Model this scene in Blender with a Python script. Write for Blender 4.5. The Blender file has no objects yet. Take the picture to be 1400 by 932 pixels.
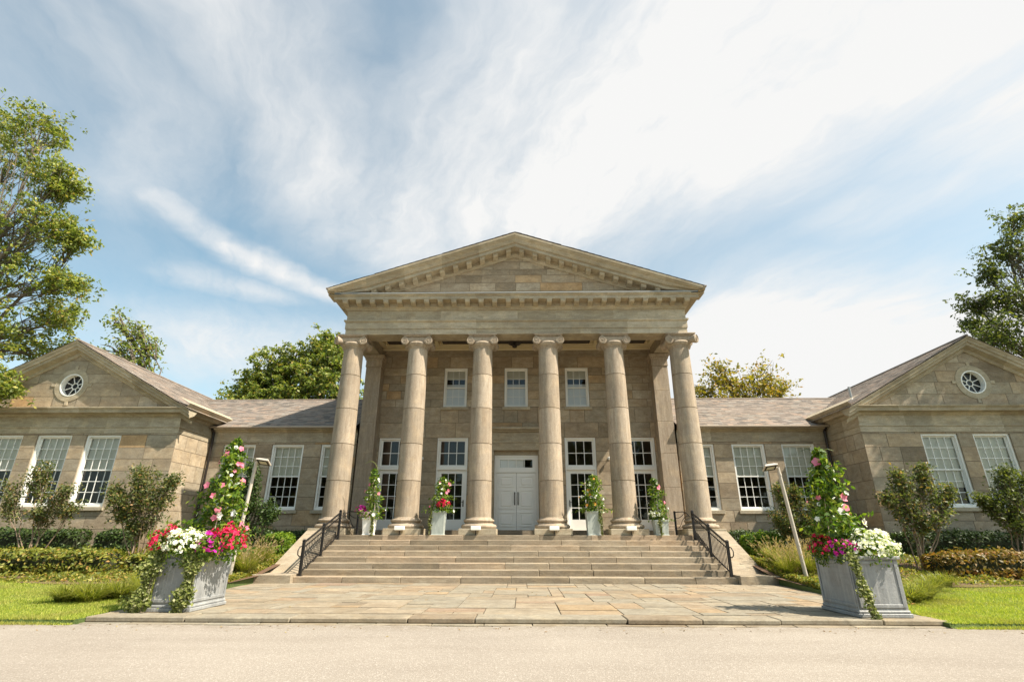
import bpy, bmesh, math, random
import numpy as np
from mathutils import Vector, Matrix

SC = bpy.context.scene
COL = SC.collection
R = math.radians

# ------------------------------------------------------------------ camera
cam_d = bpy.data.cameras.new('camera')
cam_d.sensor_width = 36.0
cam_d.lens = 36.0 * 699.0 / 1400.0
cam_d.clip_start = 0.1
cam_d.clip_end = 2000
cam = bpy.data.objects.new('camera', cam_d)
COL.objects.link(cam)
cam.matrix_world = (Matrix.Translation((0.245, 0, 1.25)) @ Matrix.Rotation(R(1.08), 4, 'Z')
                    @ Matrix.Rotation(R(90 + 21.0), 4, 'X') @ Matrix.Rotation(R(0.1), 4, 'Z'))
SC.camera = cam

# ------------------------------------------------------------------ sun, exposure
SUN_DIR = Vector((1.0, -0.39, 1.40)).normalized()      # towards the sun
sun_d = bpy.data.lights.new('sun', 'SUN')
sun_d.energy = 4.7
sun_d.angle = R(0.53)
sun_d.color = (1.0, 0.90, 0.76)
sun = bpy.data.objects.new('sun', sun_d)
COL.objects.link(sun)
sun.location = (40, -10, 45)
sun.rotation_euler = SUN_DIR.to_track_quat('Z', 'Y').to_euler()
SUN_EL = math.asin(SUN_DIR.z)
SUN_AZ = math.atan2(SUN_DIR.x, SUN_DIR.y)               # clockwise from +Y
vs = SC.view_settings
vs.view_transform = 'Standard'
vs.look = 'None'
vs.gamma = 1.0
vs.use_curve_mapping = False
vs.exposure = 1.04

# ------------------------------------------------------------------ node helpers
class NT:
    def __init__(s, tree):
        s.t = tree
        s.n = tree.nodes
        s.l = tree.links
    def node(s, typ, **kw):
        nd = s.n.new(typ)
        for k, v in kw.items():
            setattr(nd, k, v)
        return nd
    def put(s, sock, val):
        if isinstance(val, bpy.types.NodeSocket):
            s.l.new(val, sock)
        elif val is not None:
            sock.default_value = val
    def math(s, op, a, b=None, c=None, clamp=False):
        nd = s.node('ShaderNodeMath', operation=op, use_clamp=clamp)
        s.put(nd.inputs[0], a)
        if b is not None: s.put(nd.inputs[1], b)
        if c is not None: s.put(nd.inputs[2], c)
        return nd.outputs[0]
    def vec(s, op, a, b=None, scale=None):
        nd = s.node('ShaderNodeVectorMath', operation=op)
        s.put(nd.inputs[0], a)
        if b is not None: s.put(nd.inputs[1], b)
        if scale is not None: s.put(nd.inputs['Scale'], scale)
        return nd.outputs['Value'] if op in ('DOT_PRODUCT', 'LENGTH', 'DISTANCE') else nd.outputs['Vector']
    def noise(s, vec, scale, detail=4, rough=0.55, dist=0.0, col=False):
        nd = s.node('ShaderNodeTexNoise')
        s.put(nd.inputs['Vector'], vec)
        nd.inputs['Scale'].default_value = scale
        nd.inputs['Detail'].default_value = detail
        nd.inputs['Roughness'].default_value = rough
        nd.inputs['Distortion'].default_value = dist
        return nd.outputs['Color' if col else 'Fac']
    def mapr(s, v, a, b, c=0.0, d=1.0, smooth=False):
        nd = s.node('ShaderNodeMapRange')
        if smooth: nd.interpolation_type = 'SMOOTHSTEP'
        s.put(nd.inputs[0], v)
        for i, x in enumerate((a, b, c, d)):
            s.put(nd.inputs[i + 1], x)
        return nd.outputs[0]
    def mix(s, f, a, b, blend='MIX'):
        nd = s.node('ShaderNodeMix', data_type='RGBA', blend_type=blend)
        s.put(nd.inputs[0], f)
        s.put(nd.inputs[6], a if isinstance(a, bpy.types.NodeSocket) else (*a[:3], 1))
        s.put(nd.inputs[7], b if isinstance(b, bpy.types.NodeSocket) else (*b[:3], 1))
        return nd.outputs[2]
    def ramp(s, f, stops):
        nd = s.node('ShaderNodeValToRGB')
        el = nd.color_ramp.elements
        while len(el) < len(stops): el.new(0.5)
        for e, (p, c) in zip(el, stops):
            e.position = p
            e.color = (*c[:3], 1)
        s.put(nd.inputs[0], f)
        return nd.outputs[0]
    def scaled(s, vec, sc):
        return s.vec('MULTIPLY', vec, tuple(sc))

# ------------------------------------------------------------------ world: Nishita sky with cirrus
world = bpy.data.worlds.new('World')
SC.world = world
world.use_nodes = True
wt = NT(world.node_tree)
wt.n.clear()
sky = wt.node('ShaderNodeTexSky', sky_type='NISHITA')
sky.sun_disc = False
sky.sun_elevation = SUN_EL
sky.sun_rotation = SUN_AZ
sky.air_density = 1.0
sky.dust_density = 1.6
sky.ozone_density = 1.0
tc = wt.node('ShaderNodeTexCoord')
dirv = wt.vec('NORMALIZE', tc.outputs['Generated'])
sep = wt.node('ShaderNodeSeparateXYZ')
wt.put(sep.inputs[0], dirv)
zz = wt.math('ADD', wt.math('MAXIMUM', sep.outputs[2], 0.0), 0.1)
cmb = wt.node('ShaderNodeCombineXYZ')
wt.put(cmb.inputs[0], wt.math('DIVIDE', sep.outputs[0], zz))
wt.put(cmb.inputs[1], wt.math('DIVIDE', sep.outputs[1], zz))
P0 = cmb.outputs[0]                                       # where the ray meets the cloud layer
warp = wt.vec('SCALE', wt.vec('SUBTRACT', wt.noise(P0, 1.6, 5, 0.6, col=True), (0.5, 0.5, 0.5)), scale=0.34)
P1 = wt.vec('ADD', P0, warp)
rot = wt.node('ShaderNodeVectorRotate', rotation_type='Z_AXIS')
wt.put(rot.inputs['Vector'], P1)
rot.inputs['Angle'].default_value = R(-28)
streak = wt.noise(wt.scaled(rot.outputs[0], (5.5, 1.1, 1)), 1.0, 9, 0.62, 0.35)
fine = wt.noise(wt.scaled(rot.outputs[0], (10.0, 5.0, 1)), 1.0, 8, 0.65, 0.2)
puff = wt.noise(P1, 2.2, 8, 0.6)
tex = wt.math('ADD', wt.math('MULTIPLY', streak, 0.55), wt.math('ADD', wt.math('MULTIPLY', fine, 0.2), wt.math('MULTIPLY', puff, 0.25)))
CLOUDS = [  # (ax, ay, bx, by, width, strength): banks of cirrus on the cloud layer
    (-0.95, 1.10, -0.90, 1.36, 0.085, 0.75), (-0.90, 1.36, -0.64, 1.64, 0.085, 0.95),
    (-1.15, 1.45, -0.82, 1.64, 0.10, 0.55), (-1.35, 2.0, -0.8, 2.2, 0.45, 0.75),
    (-0.50, 0.55, -0.52, 1.10, 0.27, 0.74), (-0.78, 0.80, -0.95, 1.05, 0.22, 0.42),
    (-0.90, 0.55, -0.8, 0.7, 0.35, 0.35),
    (-0.40, 1.30, 0.05, 0.72, 0.30, 0.92), (0.02, 1.22, 0.45, 0.62, 0.48, 1.12), (0.35, 1.02, 0.80, 0.55, 0.38, 1.0),
    (0.9, 1.95, 2.0, 1.9, 0.55, 1.2), (0.3, 2.4, 3.0, 2.6, 0.8, 1.0), (0.9, 1.22, 1.4, 0.9, 0.16, 0.35),
    (1.1, 0.7, 2.0, 0.4, 0.5, 0.8), (-0.6, -0.9, 0.9, -1.2, 0.6, 0.5),  # last bank is added behind the viewer for fill light
]
dens = None
for ax, ay, bx, by, w, st in CLOUDS:
    pa = wt.vec('SUBTRACT', P1, (ax, ay, 0))
    ba = (bx - ax, by - ay, 0)
    h = wt.math('DIVIDE', wt.vec('DOT_PRODUCT', pa, ba), ba[0] ** 2 + ba[1] ** 2, clamp=True)
    dd = wt.vec('LENGTH', wt.vec('SUBTRACT', pa, wt.vec('SCALE', ba, scale=h)))
    m = wt.mapr(dd, w * 1.25, 0.0, 0.0, st, smooth=True)
    dens = m if dens is None else wt.math('MAXIMUM', dens, m)
body = wt.math('MULTIPLY', dens, wt.mapr(tex, 0.30, 0.64, 0.34, 1.08))
ahead = wt.mapr(sep.outputs[1], -0.15, 0.35, 0.15, 1.0, smooth=True)
veil = wt.math('MULTIPLY', wt.mapr(tex, 0.36, 0.75, 0.03, 0.27), ahead)
hz = wt.math('MULTIPLY', wt.mapr(sep.outputs[2], 0.0, 0.36, 0.5, 0.0, smooth=True), ahead)   # low sky always paler
eastw = wt.math('MULTIPLY', wt.mapr(sep.outputs[0], -0.25, 0.7, 0.0, 0.22, smooth=True), ahead)  # thin glare towards the sun
cover = wt.math('ADD', wt.math('ADD', body, veil), wt.math('ADD', hz, eastw), clamp=True)
hsv = wt.node('ShaderNodeHueSaturation')
hsv.inputs['Saturation'].default_value = 0.92
hsv.inputs['Hue'].default_value = 0.487
hsv.inputs['Value'].default_value = 1.4
wt.put(hsv.inputs['Color'], sky.outputs[0])
bluesky = wt.mix(1.0, hsv.outputs[0], (0.79, 0.87, 0.80), 'MULTIPLY')
cloudcol = wt.mix(ahead, (5.2, 5.1, 4.9), (5.15, 5.15, 5.1))   # first tone: unseen banks added behind the viewer, set for fill light
skycol = wt.mix(cover, bluesky, cloudcol)
bg = wt.node('ShaderNodeBackground')
wt.put(bg.inputs[0], skycol)
bg.inputs[1].default_value = 0.088
wo = wt.node('ShaderNodeOutputWorld')
wt.l.new(bg.outputs[0], wo.inputs[0])

# ------------------------------------------------------------------ materials
def material(name):
    m = bpy.data.materials.new(name)
    m.use_nodes = True
    t = NT(m.node_tree)
    b = t.n.get('Principled BSDF')
    return m, t, b
def bump(t, b, h, strength, dist=0.02):
    nd = t.node('ShaderNodeBump')
    nd.inputs['Strength'].default_value = strength
    nd.inputs['Distance'].default_value = dist
    t.put(nd.inputs['Height'], h)
    t.l.new(nd.outputs[0], b.inputs['Normal'])
def plain(name, c, rough=0.6, metal=0.0, spec=0.5, var=0.10, scale=6.0, bmp=0.0):
    m, t, b = material(name)
    pos = t.node('ShaderNodeNewGeometry').outputs['Position']
    n = t.noise(pos, scale, 6, 0.6)
    lo = tuple(x * (1 - var) for x in c)
    hi = tuple(min(1, x * (1 + var)) for x in c)
    t.put(b.inputs['Base Color'], t.mix(n, lo, hi))
    t.put(b.inputs['Roughness'], t.mapr(n, 0.3, 0.7, rough * 0.85, min(1, rough * 1.1)))
    b.inputs['Metallic'].default_value = metal
    b.inputs['Specular IOR Level'].default_value = spec
    if bmp: bump(t, b, t.noise(pos, scale * 8, 5, 0.6), bmp, 0.01)
    return m
def stone(name, palette, streak=(1.2, 1.2, 9.0), amount=0.35, stain=0.25, bmp=0.25, grime=(0.16, 0.15, 0.12)):
    """per block tone (attribute) + sandstone veining + weather stains"""
    m, t, b = material(name)
    pos = t.node('ShaderNodeNewGeometry').outputs['Position']
    at = t.node('ShaderNodeAttribute', attribute_name='tone')
    tone = at.outputs['Fac']
    base = t.ramp(tone, palette)
    off = t.vec('SCALE', (37.0, 17.0, 23.0), scale=tone)
    p = t.vec('ADD', pos, off)
    w = t.vec('ADD', t.scaled(p, streak), t.vec('SCALE', t.noise(p, 1.3, 3, 0.6, col=True), scale=1.0))
    veins = t.noise(w, 1.0, 7, 0.62)
    c1 = t.mix(t.mapr(veins, 0.36, 0.66, 0.0, amount), base, t.mix(1.0, base, (0.50, 0.44, 0.37), 'MULTIPLY'))
    fine_ = t.noise(t.scaled(w, (3.5, 3.5, 3.5)), 1.0, 8, 0.7)
    c1 = t.mix(t.mapr(fine_, 0.42, 0.68, 0.0, 0.55), c1, t.mix(1.0, c1, (0.62, 0.57, 0.52), 'MULTIPLY'))
    speck = t.noise(p, 26.0, 4, 0.75)
    c1 = t.mix(t.mapr(speck, 0.3, 0.7, 0.0, 1.0), t.mix(1.0, c1, (1.18, 1.16, 1.12), 'MULTIPLY'), t.mix(1.0, c1, (0.84, 0.83, 0.81), 'MULTIPLY'))
    light = t.mapr(t.noise(p, 2.3, 5, 0.6), 0.48, 0.72, 0.0, 0.55)
    c2 = t.mix(light, c1, t.mix(1.0, c1, (1.38, 1.30, 1.16), 'MULTIPLY'))
    blot = t.mapr(t.noise(pos, 0.55, 8, 0.68), 0.50, 0.74, 0.0, stain)
    c3 = t.mix(blot, c2, grime)
    t.put(b.inputs['Base Color'], c3)
    b.inputs['Roughness'].default_value = 0.88
    b.inputs['Specular IOR Level'].default_value = 0.25
    hgt = t.math('ADD', t.math('MULTIPLY', veins, 0.6), t.math('ADD', t.noise(pos, 22.0, 6, 0.7), fine_))
    bump(t, b, hgt, bmp, 0.012)
    return m
PAL_ASH = [(0.0, (0.233, 0.192, 0.138)), (0.20, (0.393, 0.325, 0.239)), (0.45, (0.369, 0.325, 0.251)), (0.62, (0.455, 0.372, 0.268)),
           (0.82, (0.480, 0.421, 0.328)), (0.94, (0.492, 0.372, 0.239)), (1.0, (0.503, 0.337, 0.180))]
PAL_TRIM = [(0.0, (0.378, 0.331, 0.247)), (0.5, (0.452, 0.401, 0.304)), (1.0, (0.528, 0.470, 0.367))]
PAL_COL = [(0.0, (0.377, 0.318, 0.248)), (0.5, (0.419, 0.355, 0.282)), (1.0, (0.461, 0.397, 0.320))]
PAL_STEP = [(0.0, (0.251, 0.212, 0.157)), (0.4, (0.336, 0.287, 0.219)), (0.7, (0.388, 0.336, 0.259)), (1.0, (0.409, 0.329, 0.242))]
PAL_FLAG = [(0.0, (0.25, 0.205, 0.15)), (0.2, (0.30, 0.26, 0.195)), (0.42, (0.285, 0.265, 0.215)), (0.6, (0.335, 0.29, 0.22)),
            (0.78, (0.325, 0.26, 0.185)), (0.9, (0.335, 0.26, 0.17)), (1.0, (0.28, 0.215, 0.165))]
PAL_SLATE = [(0.0, (0.166, 0.154, 0.144)), (0.3, (0.244, 0.213, 0.191)), (0.55, (0.302, 0.257, 0.226)), (0.75, (0.293, 0.277, 0.257)), (1.0, (0.361, 0.277, 0.226))]
M = {}
M['ashlar'] = stone('ashlar_stone', PAL_ASH, (1.5, 1.5, 2.8), 0.50, 0.34, 0.6)
M['trim'] = stone('dressed_stone', PAL_TRIM, (1.0, 1.0, 4.5), 0.48, 0.40, 0.35)
M['column'] = stone('column_stone', PAL_COL, (8.0, 8.0, 0.9), 0.5, 0.30, 0.35)
M['step'] = stone('step_stone', PAL_STEP, (1.2, 2.0, 6.0), 0.5, 0.36, 0.5)
M['flag'] = stone('flagstone', PAL_FLAG, (2.2, 2.2, 2.2), 0.5, 0.30, 0.4, (0.22, 0.20, 0.16))
M['slate'] = stone('roof_slate', PAL_SLATE, (3.0, 3.0, 3.0), 0.45, 0.25, 0.4)
M['white'] = plain('white_paint', (0.84, 0.83, 0.78), 0.45, var=0.05, scale=3)
M['cream'] = plain('cream_ceiling_paint', (0.66, 0.56, 0.36), 0.6, var=0.06)
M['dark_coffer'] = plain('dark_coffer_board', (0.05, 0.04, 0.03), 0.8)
M['blind'] = plain('window_blind_cloth', (0.86, 0.82, 0.70), 0.9, var=0.05, scale=2)
M['white_sheet'] = plain('plain_white_sheet', (0.86, 0.86, 0.84), 0.9, var=0.04, scale=2)  # white sheet; in the upper windows it stands in for reflected sky
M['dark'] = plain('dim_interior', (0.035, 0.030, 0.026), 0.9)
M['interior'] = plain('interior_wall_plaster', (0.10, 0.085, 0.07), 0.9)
M['iron'] = plain('black_iron', (0.012, 0.011, 0.011), 0.42, var=0.2)
M['bronze'] = plain('dark_bronze', (0.05, 0.04, 0.035), 0.4, 0.6)
M['zinc'] = plain('zinc_flashing', (0.42, 0.42, 0.40), 0.45, 0.5)
M['copper'] = plain('aged_gutter_metal', (0.36, 0.29, 0.22), 0.5, 0.2)
M['pole'] = plain('cream_enamel', (0.52, 0.46, 0.39), 0.45, var=0.06)
M['lamp_lens'] = plain('frosted_lens', (0.55, 0.52, 0.44), 0.3)
M['soil'] = plain('mulch', (0.13, 0.075, 0.045), 0.95, var=0.45, scale=18, bmp=0.6)
M['road'] = None
M['bamboo'] = plain('trellis_cane', (0.50, 0.42, 0.30), 0.7)

def mk_lead():
    m, t, b = material('weathered_lead')
    pos = t.node('ShaderNodeNewGeometry').outputs['Position']
    n = t.noise(pos, 3.0, 8, 0.65)
    n2 = t.noise(t.scaled(pos, (9, 9, 1.2)), 1.0, 6, 0.6)
    n3 = t.noise(t.scaled(pos, (2, 2, 14)), 1.0, 4, 0.6)
    c = t.ramp(n, [(0.25, (0.20, 0.205, 0.205)), (0.55, (0.30, 0.31, 0.31)), (0.8, (0.42, 0.425, 0.415))])
    c = t.mix(t.mapr(n2, 0.52, 0.75, 0, 0.45), c, (0.42, 0.42, 0.40))
    c = t.mix(t.mapr(n3, 0.55, 0.8, 0, 0.3), c, (0.13, 0.135, 0.14))
    t.put(b.inputs['Base Color'], c)
    drip = t.noise(t.scaled(pos, (22, 22, 0.8)), 1.0, 6, 0.65)
    c = t.mix(t.mapr(drip, 0.54, 0.66, 0, 0.5), c, (0.50, 0.50, 0.47))
    c = t.mix(t.mapr(t.noise(pos, 14.0, 6, 0.7), 0.60, 0.70, 0, 0.55), c, (0.14, 0.125, 0.10))
    t.put(b.inputs['Base Color'], c)
    b.inputs['Metallic'].default_value = 0.15
    t.put(b.inputs['Roughness'], t.mapr(n, 0.3, 0.7, 0.45, 0.8))
    bump(t, b, t.math('ADD', n2, t.noise(pos, 30.0, 5, 0.7)), 0.3)
    return m
M['lead'] = mk_lead()
def mk_pale_planter():
    m, t, b = material('pale_verdigris_paint')
    pos = t.node('ShaderNodeNewGeometry').outputs['Position']
    n = t.noise(t.scaled(pos, (5, 5, 1.5)), 1.5, 7, 0.65)
    c = t.ramp(n, [(0.3, (0.30, 0.34, 0.31)), (0.55, (0.42, 0.46, 0.42)), (0.75, (0.58, 0.60, 0.55))])
    t.put(b.inputs['Base Color'], c)
    b.inputs['Roughness'].default_value = 0.6
    return m
M['pale_planter'] = mk_pale_planter()
def mk_glass():
    m, t, b = material('window_glass')
    t.n.remove(b)
    out = t.n.get('Material Output')
    tr = t.node('ShaderNodeBsdfTransparent')
    tr.inputs[0].default_value = (0.86, 0.88, 0.87, 1)
    gl = t.node('ShaderNodeBsdfGlossy')
    gl.inputs['Roughness'].default_value = 0.015
    pos = t.node('ShaderNodeNewGeometry').outputs['Position']
    bp = t.node('ShaderNodeBump')
    bp.inputs['Strength'].default_value = 0.05
    bp.inputs['Distance'].default_value = 0.05
    t.put(bp.inputs['Height'], t.noise(pos, 1.6, 2, 0.5))
    t.l.new(bp.outputs[0], gl.inputs['Normal'])
    fr = t.node('ShaderNodeFresnel')
    fr.inputs[0].default_value = 1.52
    fac = t.math('MULTIPLY_ADD', fr.outputs[0], 0.9, 0.01, clamp=True)
    mx = t.node('ShaderNodeMixShader')
    t.put(mx.inputs[0], fac)
    t.l.new(tr.outputs[0], mx.inputs[1])
    t.l.new(gl.outputs[0], mx.inputs[2])
    t.l.new(mx.outputs[0], out.inputs[0])
    return m
M['glass'] = mk_glass()
M['dull_glass'] = plain('dull_dark_glass', (0.02, 0.02, 0.02), 0.3, spec=0.3)  # opaque near-black pane with low specular
def mk_road():
    m, t, b = material('pale_gravel_asphalt')
    pos = t.node('ShaderNodeNewGeometry').outputs['Position']
    big = t.noise(pos, 0.35, 6, 0.6)
    grit = t.noise(pos, 60.0, 3, 0.7)
    vor = t.node('ShaderNodeTexVoronoi')
    t.put(vor.inputs['Vector'], pos)
    vor.inputs['Scale'].default_value = 75.0
    cell = vor.outputs['Color']
    c = t.ramp(big, [(0.3, (0.28, 0.248, 0.21)), (0.7, (0.335, 0.30, 0.255))])
    sp = t.node('ShaderNodeSeparateColor')
    t.put(sp.inputs[0], cell)
    c = t.mix(t.mapr(sp.outputs[0], 0.0, 1.0, 0.0, 0.55), c, t.mix(1.0, c, (0.72, 0.68, 0.64), 'MULTIPLY'))
    c = t.mix(t.mapr(sp.outputs[1], 0.8, 1.0, 0, 0.5), c, (0.56, 0.51, 0.45))
    c = t.mix(t.mapr(grit, 0.55, 0.75, 0, 0.4), c, (0.30, 0.25, 0.2))
    wear = t.noise(t.scaled(pos, (0.25, 1.6, 1)), 1.0, 5, 0.6)
    c = t.mix(t.mapr(wear, 0.45, 0.75, 0, 0.5), c, t.mix(1.0, c, (0.80, 0.78, 0.76), 'MULTIPLY'))
    sy = t.node('ShaderNodeSeparateXYZ')
    t.put(sy.inputs[0], pos)
    dirt = t.math('MULTIPLY', t.mapr(sy.outputs[1], 9.0, 9.6, 0.0, 1.0), t.mapr(t.noise(pos, 5.0, 5, 0.7), 0.42, 0.6, 0.0, 0.65))
    c = t.mix(dirt, c, (0.20, 0.165, 0.12))
    t.put(b.inputs['Base Color'], c)
    b.inputs['Roughness'].default_value = 0.95
    b.inputs['Specular IOR Level'].default_value = 0.1
    bump(t, b, t.math('ADD', vor.outputs['Distance'], grit), 0.5, 0.008)
    return m
M['road'] = mk_road()
def mk_ground():
    m, t, b = material('turf_soil')
    pos = t.node('ShaderNodeNewGeometry').outputs['Position']
    n = t.noise(pos, 1.2, 6, 0.6)
    c = t.ramp(n, [(0.3, (0.055, 0.085, 0.018)), (0.6, (0.085, 0.125, 0.025)), (0.8, (0.13, 0.15, 0.04))])
    t.put(b.inputs['Base Color'], c)
    b.inputs['Roughness'].default_value = 0.95
    bump(t, b, t.noise(pos, 25, 4, 0.6), 0.6, 0.03)
    return m
M['ground'] = mk_ground()
def leafmat(name, stops, rough=0.5, trans=0.35, patch=0.0, patchcol=(0.3, 0.2, 0.05)):
    m, t, b = material(name)
    g = t.node('ShaderNodeNewGeometry')
    c = t.ramp(g.outputs['Random Per Island'], stops)
    if patch:
        f = t.mapr(t.noise(g.outputs['Position'], 0.8, 3, 0.5), 0.5, 0.65, 0, patch)
        c = t.mix(f, c, patchcol)
    t.put(b.inputs['Base Color'], c)
    b.inputs['Roughness'].default_value = rough
    b.inputs['Specular IOR Level'].default_value = 0.35
    tl = t.node('ShaderNodeBsdfTranslucent')
    t.put(tl.inputs[0], t.mix(1.0, c, (1.5, 1.6, 0.7), 'MULTIPLY'))
    mx = t.node('ShaderNodeMixShader')
    mx.inputs[0].default_value = trans
    t.l.new(b.outputs[0], mx.inputs[1])
    t.l.new(tl.outputs[0], mx.inputs[2])
    t.l.new(mx.outputs[0], t.n.get('Material Output').inputs[0])
    return m
def greens(a, k=1.0):
    return [(p, tuple(x * k for x in c)) for p, c in a]
G_TREE = [(0.0, (0.086, 0.121, 0.026)), (0.35, (0.158, 0.209, 0.045)), (0.65, (0.243, 0.284, 0.059)), (0.88, (0.365, 0.365, 0.081)), (1.0, (0.389, 0.270, 0.075))]
G_DARK = [(0.0, (0.049, 0.067, 0.022)), (0.5, (0.092, 0.119, 0.033)), (1.0, (0.173, 0.184, 0.046))]
G_YELLOW = [(0.0, (0.13, 0.13, 0.018)), (0.4, (0.24, 0.21, 0.025)), (0.75, (0.38, 0.29, 0.04)), (1.0, (0.40, 0.22, 0.05))]
G_MYRTLE = [(0.0, (0.054, 0.077, 0.026)), (0.5, (0.113, 0.143, 0.048)), (0.85, (0.214, 0.214, 0.071)), (1.0, (0.357, 0.202, 0.083))]
G_BRIGHT = [(0.0, (0.072, 0.132, 0.014)), (0.5, (0.144, 0.240, 0.024)), (1.0, (0.288, 0.360, 0.042))]
G_HEDGE = [(0.0, (0.088, 0.118, 0.025)), (0.5, (0.212, 0.235, 0.037)), (0.85, (0.335, 0.302, 0.059)), (1.0, (0.459, 0.252, 0.084))]
G_RUST = [(0.0, (0.103, 0.086, 0.017)), (0.5, (0.218, 0.155, 0.029)), (0.85, (0.310, 0.184, 0.046)), (1.0, (0.276, 0.103, 0.034))]
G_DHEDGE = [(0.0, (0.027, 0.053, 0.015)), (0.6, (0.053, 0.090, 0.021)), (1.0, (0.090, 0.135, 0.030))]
G_VINE = [(0.0, (0.044, 0.094, 0.013)), (0.45, (0.088, 0.163, 0.018)), (0.85, (0.188, 0.263, 0.025)), (1.0, (0.375, 0.413, 0.050))]
G_IVY = [(0.0, (0.076, 0.102, 0.021)), (0.45, (0.187, 0.221, 0.051)), (0.8, (0.323, 0.340, 0.119)), (1.0, (0.442, 0.425, 0.255))]
G_GRASS = [(0.0, (0.194, 0.251, 0.033)), (0.5, (0.329, 0.385, 0.054)), (0.9, (0.503, 0.510, 0.089)), (1.0, (0.775, 0.645, 0.253))]
G_LIRI = [(0.0, (0.10, 0.13, 0.02)), (0.5, (0.20, 0.22, 0.03)), (1.0, (0.34, 0.31, 0.07))]
M['l_tree'] = leafmat('tree_leaf', G_TREE)
M['l_tree2'] = leafmat('maple_leaf', greens(G_TREE, 0.95))
M['l_dark'] = leafmat('dark_tree_leaf', G_DARK)
M['l_yellow'] = leafmat('autumn_leaf', G_YELLOW)
M['l_myrtle'] = leafmat('myrtle_leaf', G_MYRTLE)
M['l_bright'] = leafmat('boxwood_leaf', G_BRIGHT)
M['l_hedge'] = leafmat('low_hedge_leaf', G_HEDGE)
M['l_rust'] = leafmat('rusty_hedge_leaf', G_RUST)
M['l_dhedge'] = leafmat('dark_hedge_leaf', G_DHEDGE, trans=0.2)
M['l_vine'] = leafmat('vine_leaf', G_VINE, 0.35)
M['l_ivy'] = leafmat('ivy_leaf', G_IVY)
M['l_grass'] = leafmat('lawn_blade', G_GRASS, 0.6, 0.4, patch=0.6, patchcol=(0.36, 0.31, 0.11))
M['l_liri'] = leafmat('strappy_leaf', G_LIRI, 0.5, 0.4)
M['seed'] = leafmat('seed_head', [(0, (0.30, 0.22, 0.12)), (1, (0.50, 0.38, 0.22))], 0.8, 0.4)
M['bark'] = plain('bark', (0.13, 0.105, 0.075), 0.95, var=0.35, scale=8, bmp=0.5)
M['pale_bark'] = plain('pale_myrtle_bark', (0.25, 0.18, 0.12), 0.8, var=0.3, scale=8)
def petal(name, a, b_, trans=0.3):
    return leafmat(name, [(0.0, a), (1.0, b_)], 0.6, trans)
M['p_white'] = petal('white_petal', (0.82, 0.81, 0.78), (0.90, 0.89, 0.87))
M['p_red'] = petal('crimson_petal', (0.55, 0.012, 0.06), (0.78, 0.03, 0.14))
M['p_pink'] = petal('pink_petal', (0.75, 0.12, 0.25), (0.85, 0.30, 0.42))
M['p_mag'] = petal('magenta_petal', (0.48, 0.01, 0.30), (0.70, 0.03, 0.48))
M['p_orange'] = petal('orange_petal', (0.65, 0.20, 0.03), (0.75, 0.38, 0.06))
M['p_mauve'] = petal('mauve_petal', (0.40, 0.26, 0.32), (0.55, 0.40, 0.46))

# ------------------------------------------------------------------ object helpers
WLOC = {}
def link(o, parent=None, wloc=(0, 0, 0)):
    COL.objects.link(o)
    w = Vector(wloc)
    WLOC[o.name] = w
    if parent is not None:
        o.parent = parent
        o.location = w - WLOC[parent.name]
    else:
        o.location = w
    return o
def tag(o, label=None, cat=None, group=None, kind=None):
    if label: o['label'] = label
    if cat: o['category'] = cat
    if group: o['group'] = group
    if kind: o['kind'] = kind
    return o
def thing(name, loc, label, cat, group=None):
    o = bpy.data.objects.new(name, None)
    o.empty_display_size = 0.2
    link(o, None, loc)
    return tag(o, label, cat, group)
def copy_tree(o, wloc, parent=None, skip=()):
    c = o.copy()
    link(c, parent, wloc)
    for ch in list(o.children):
        if ch.name.split('.')[0] in skip: continue
        copy_tree(ch, Vector(wloc) + (WLOC[ch.name] - WLOC[o.name]), c)
    return c

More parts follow.
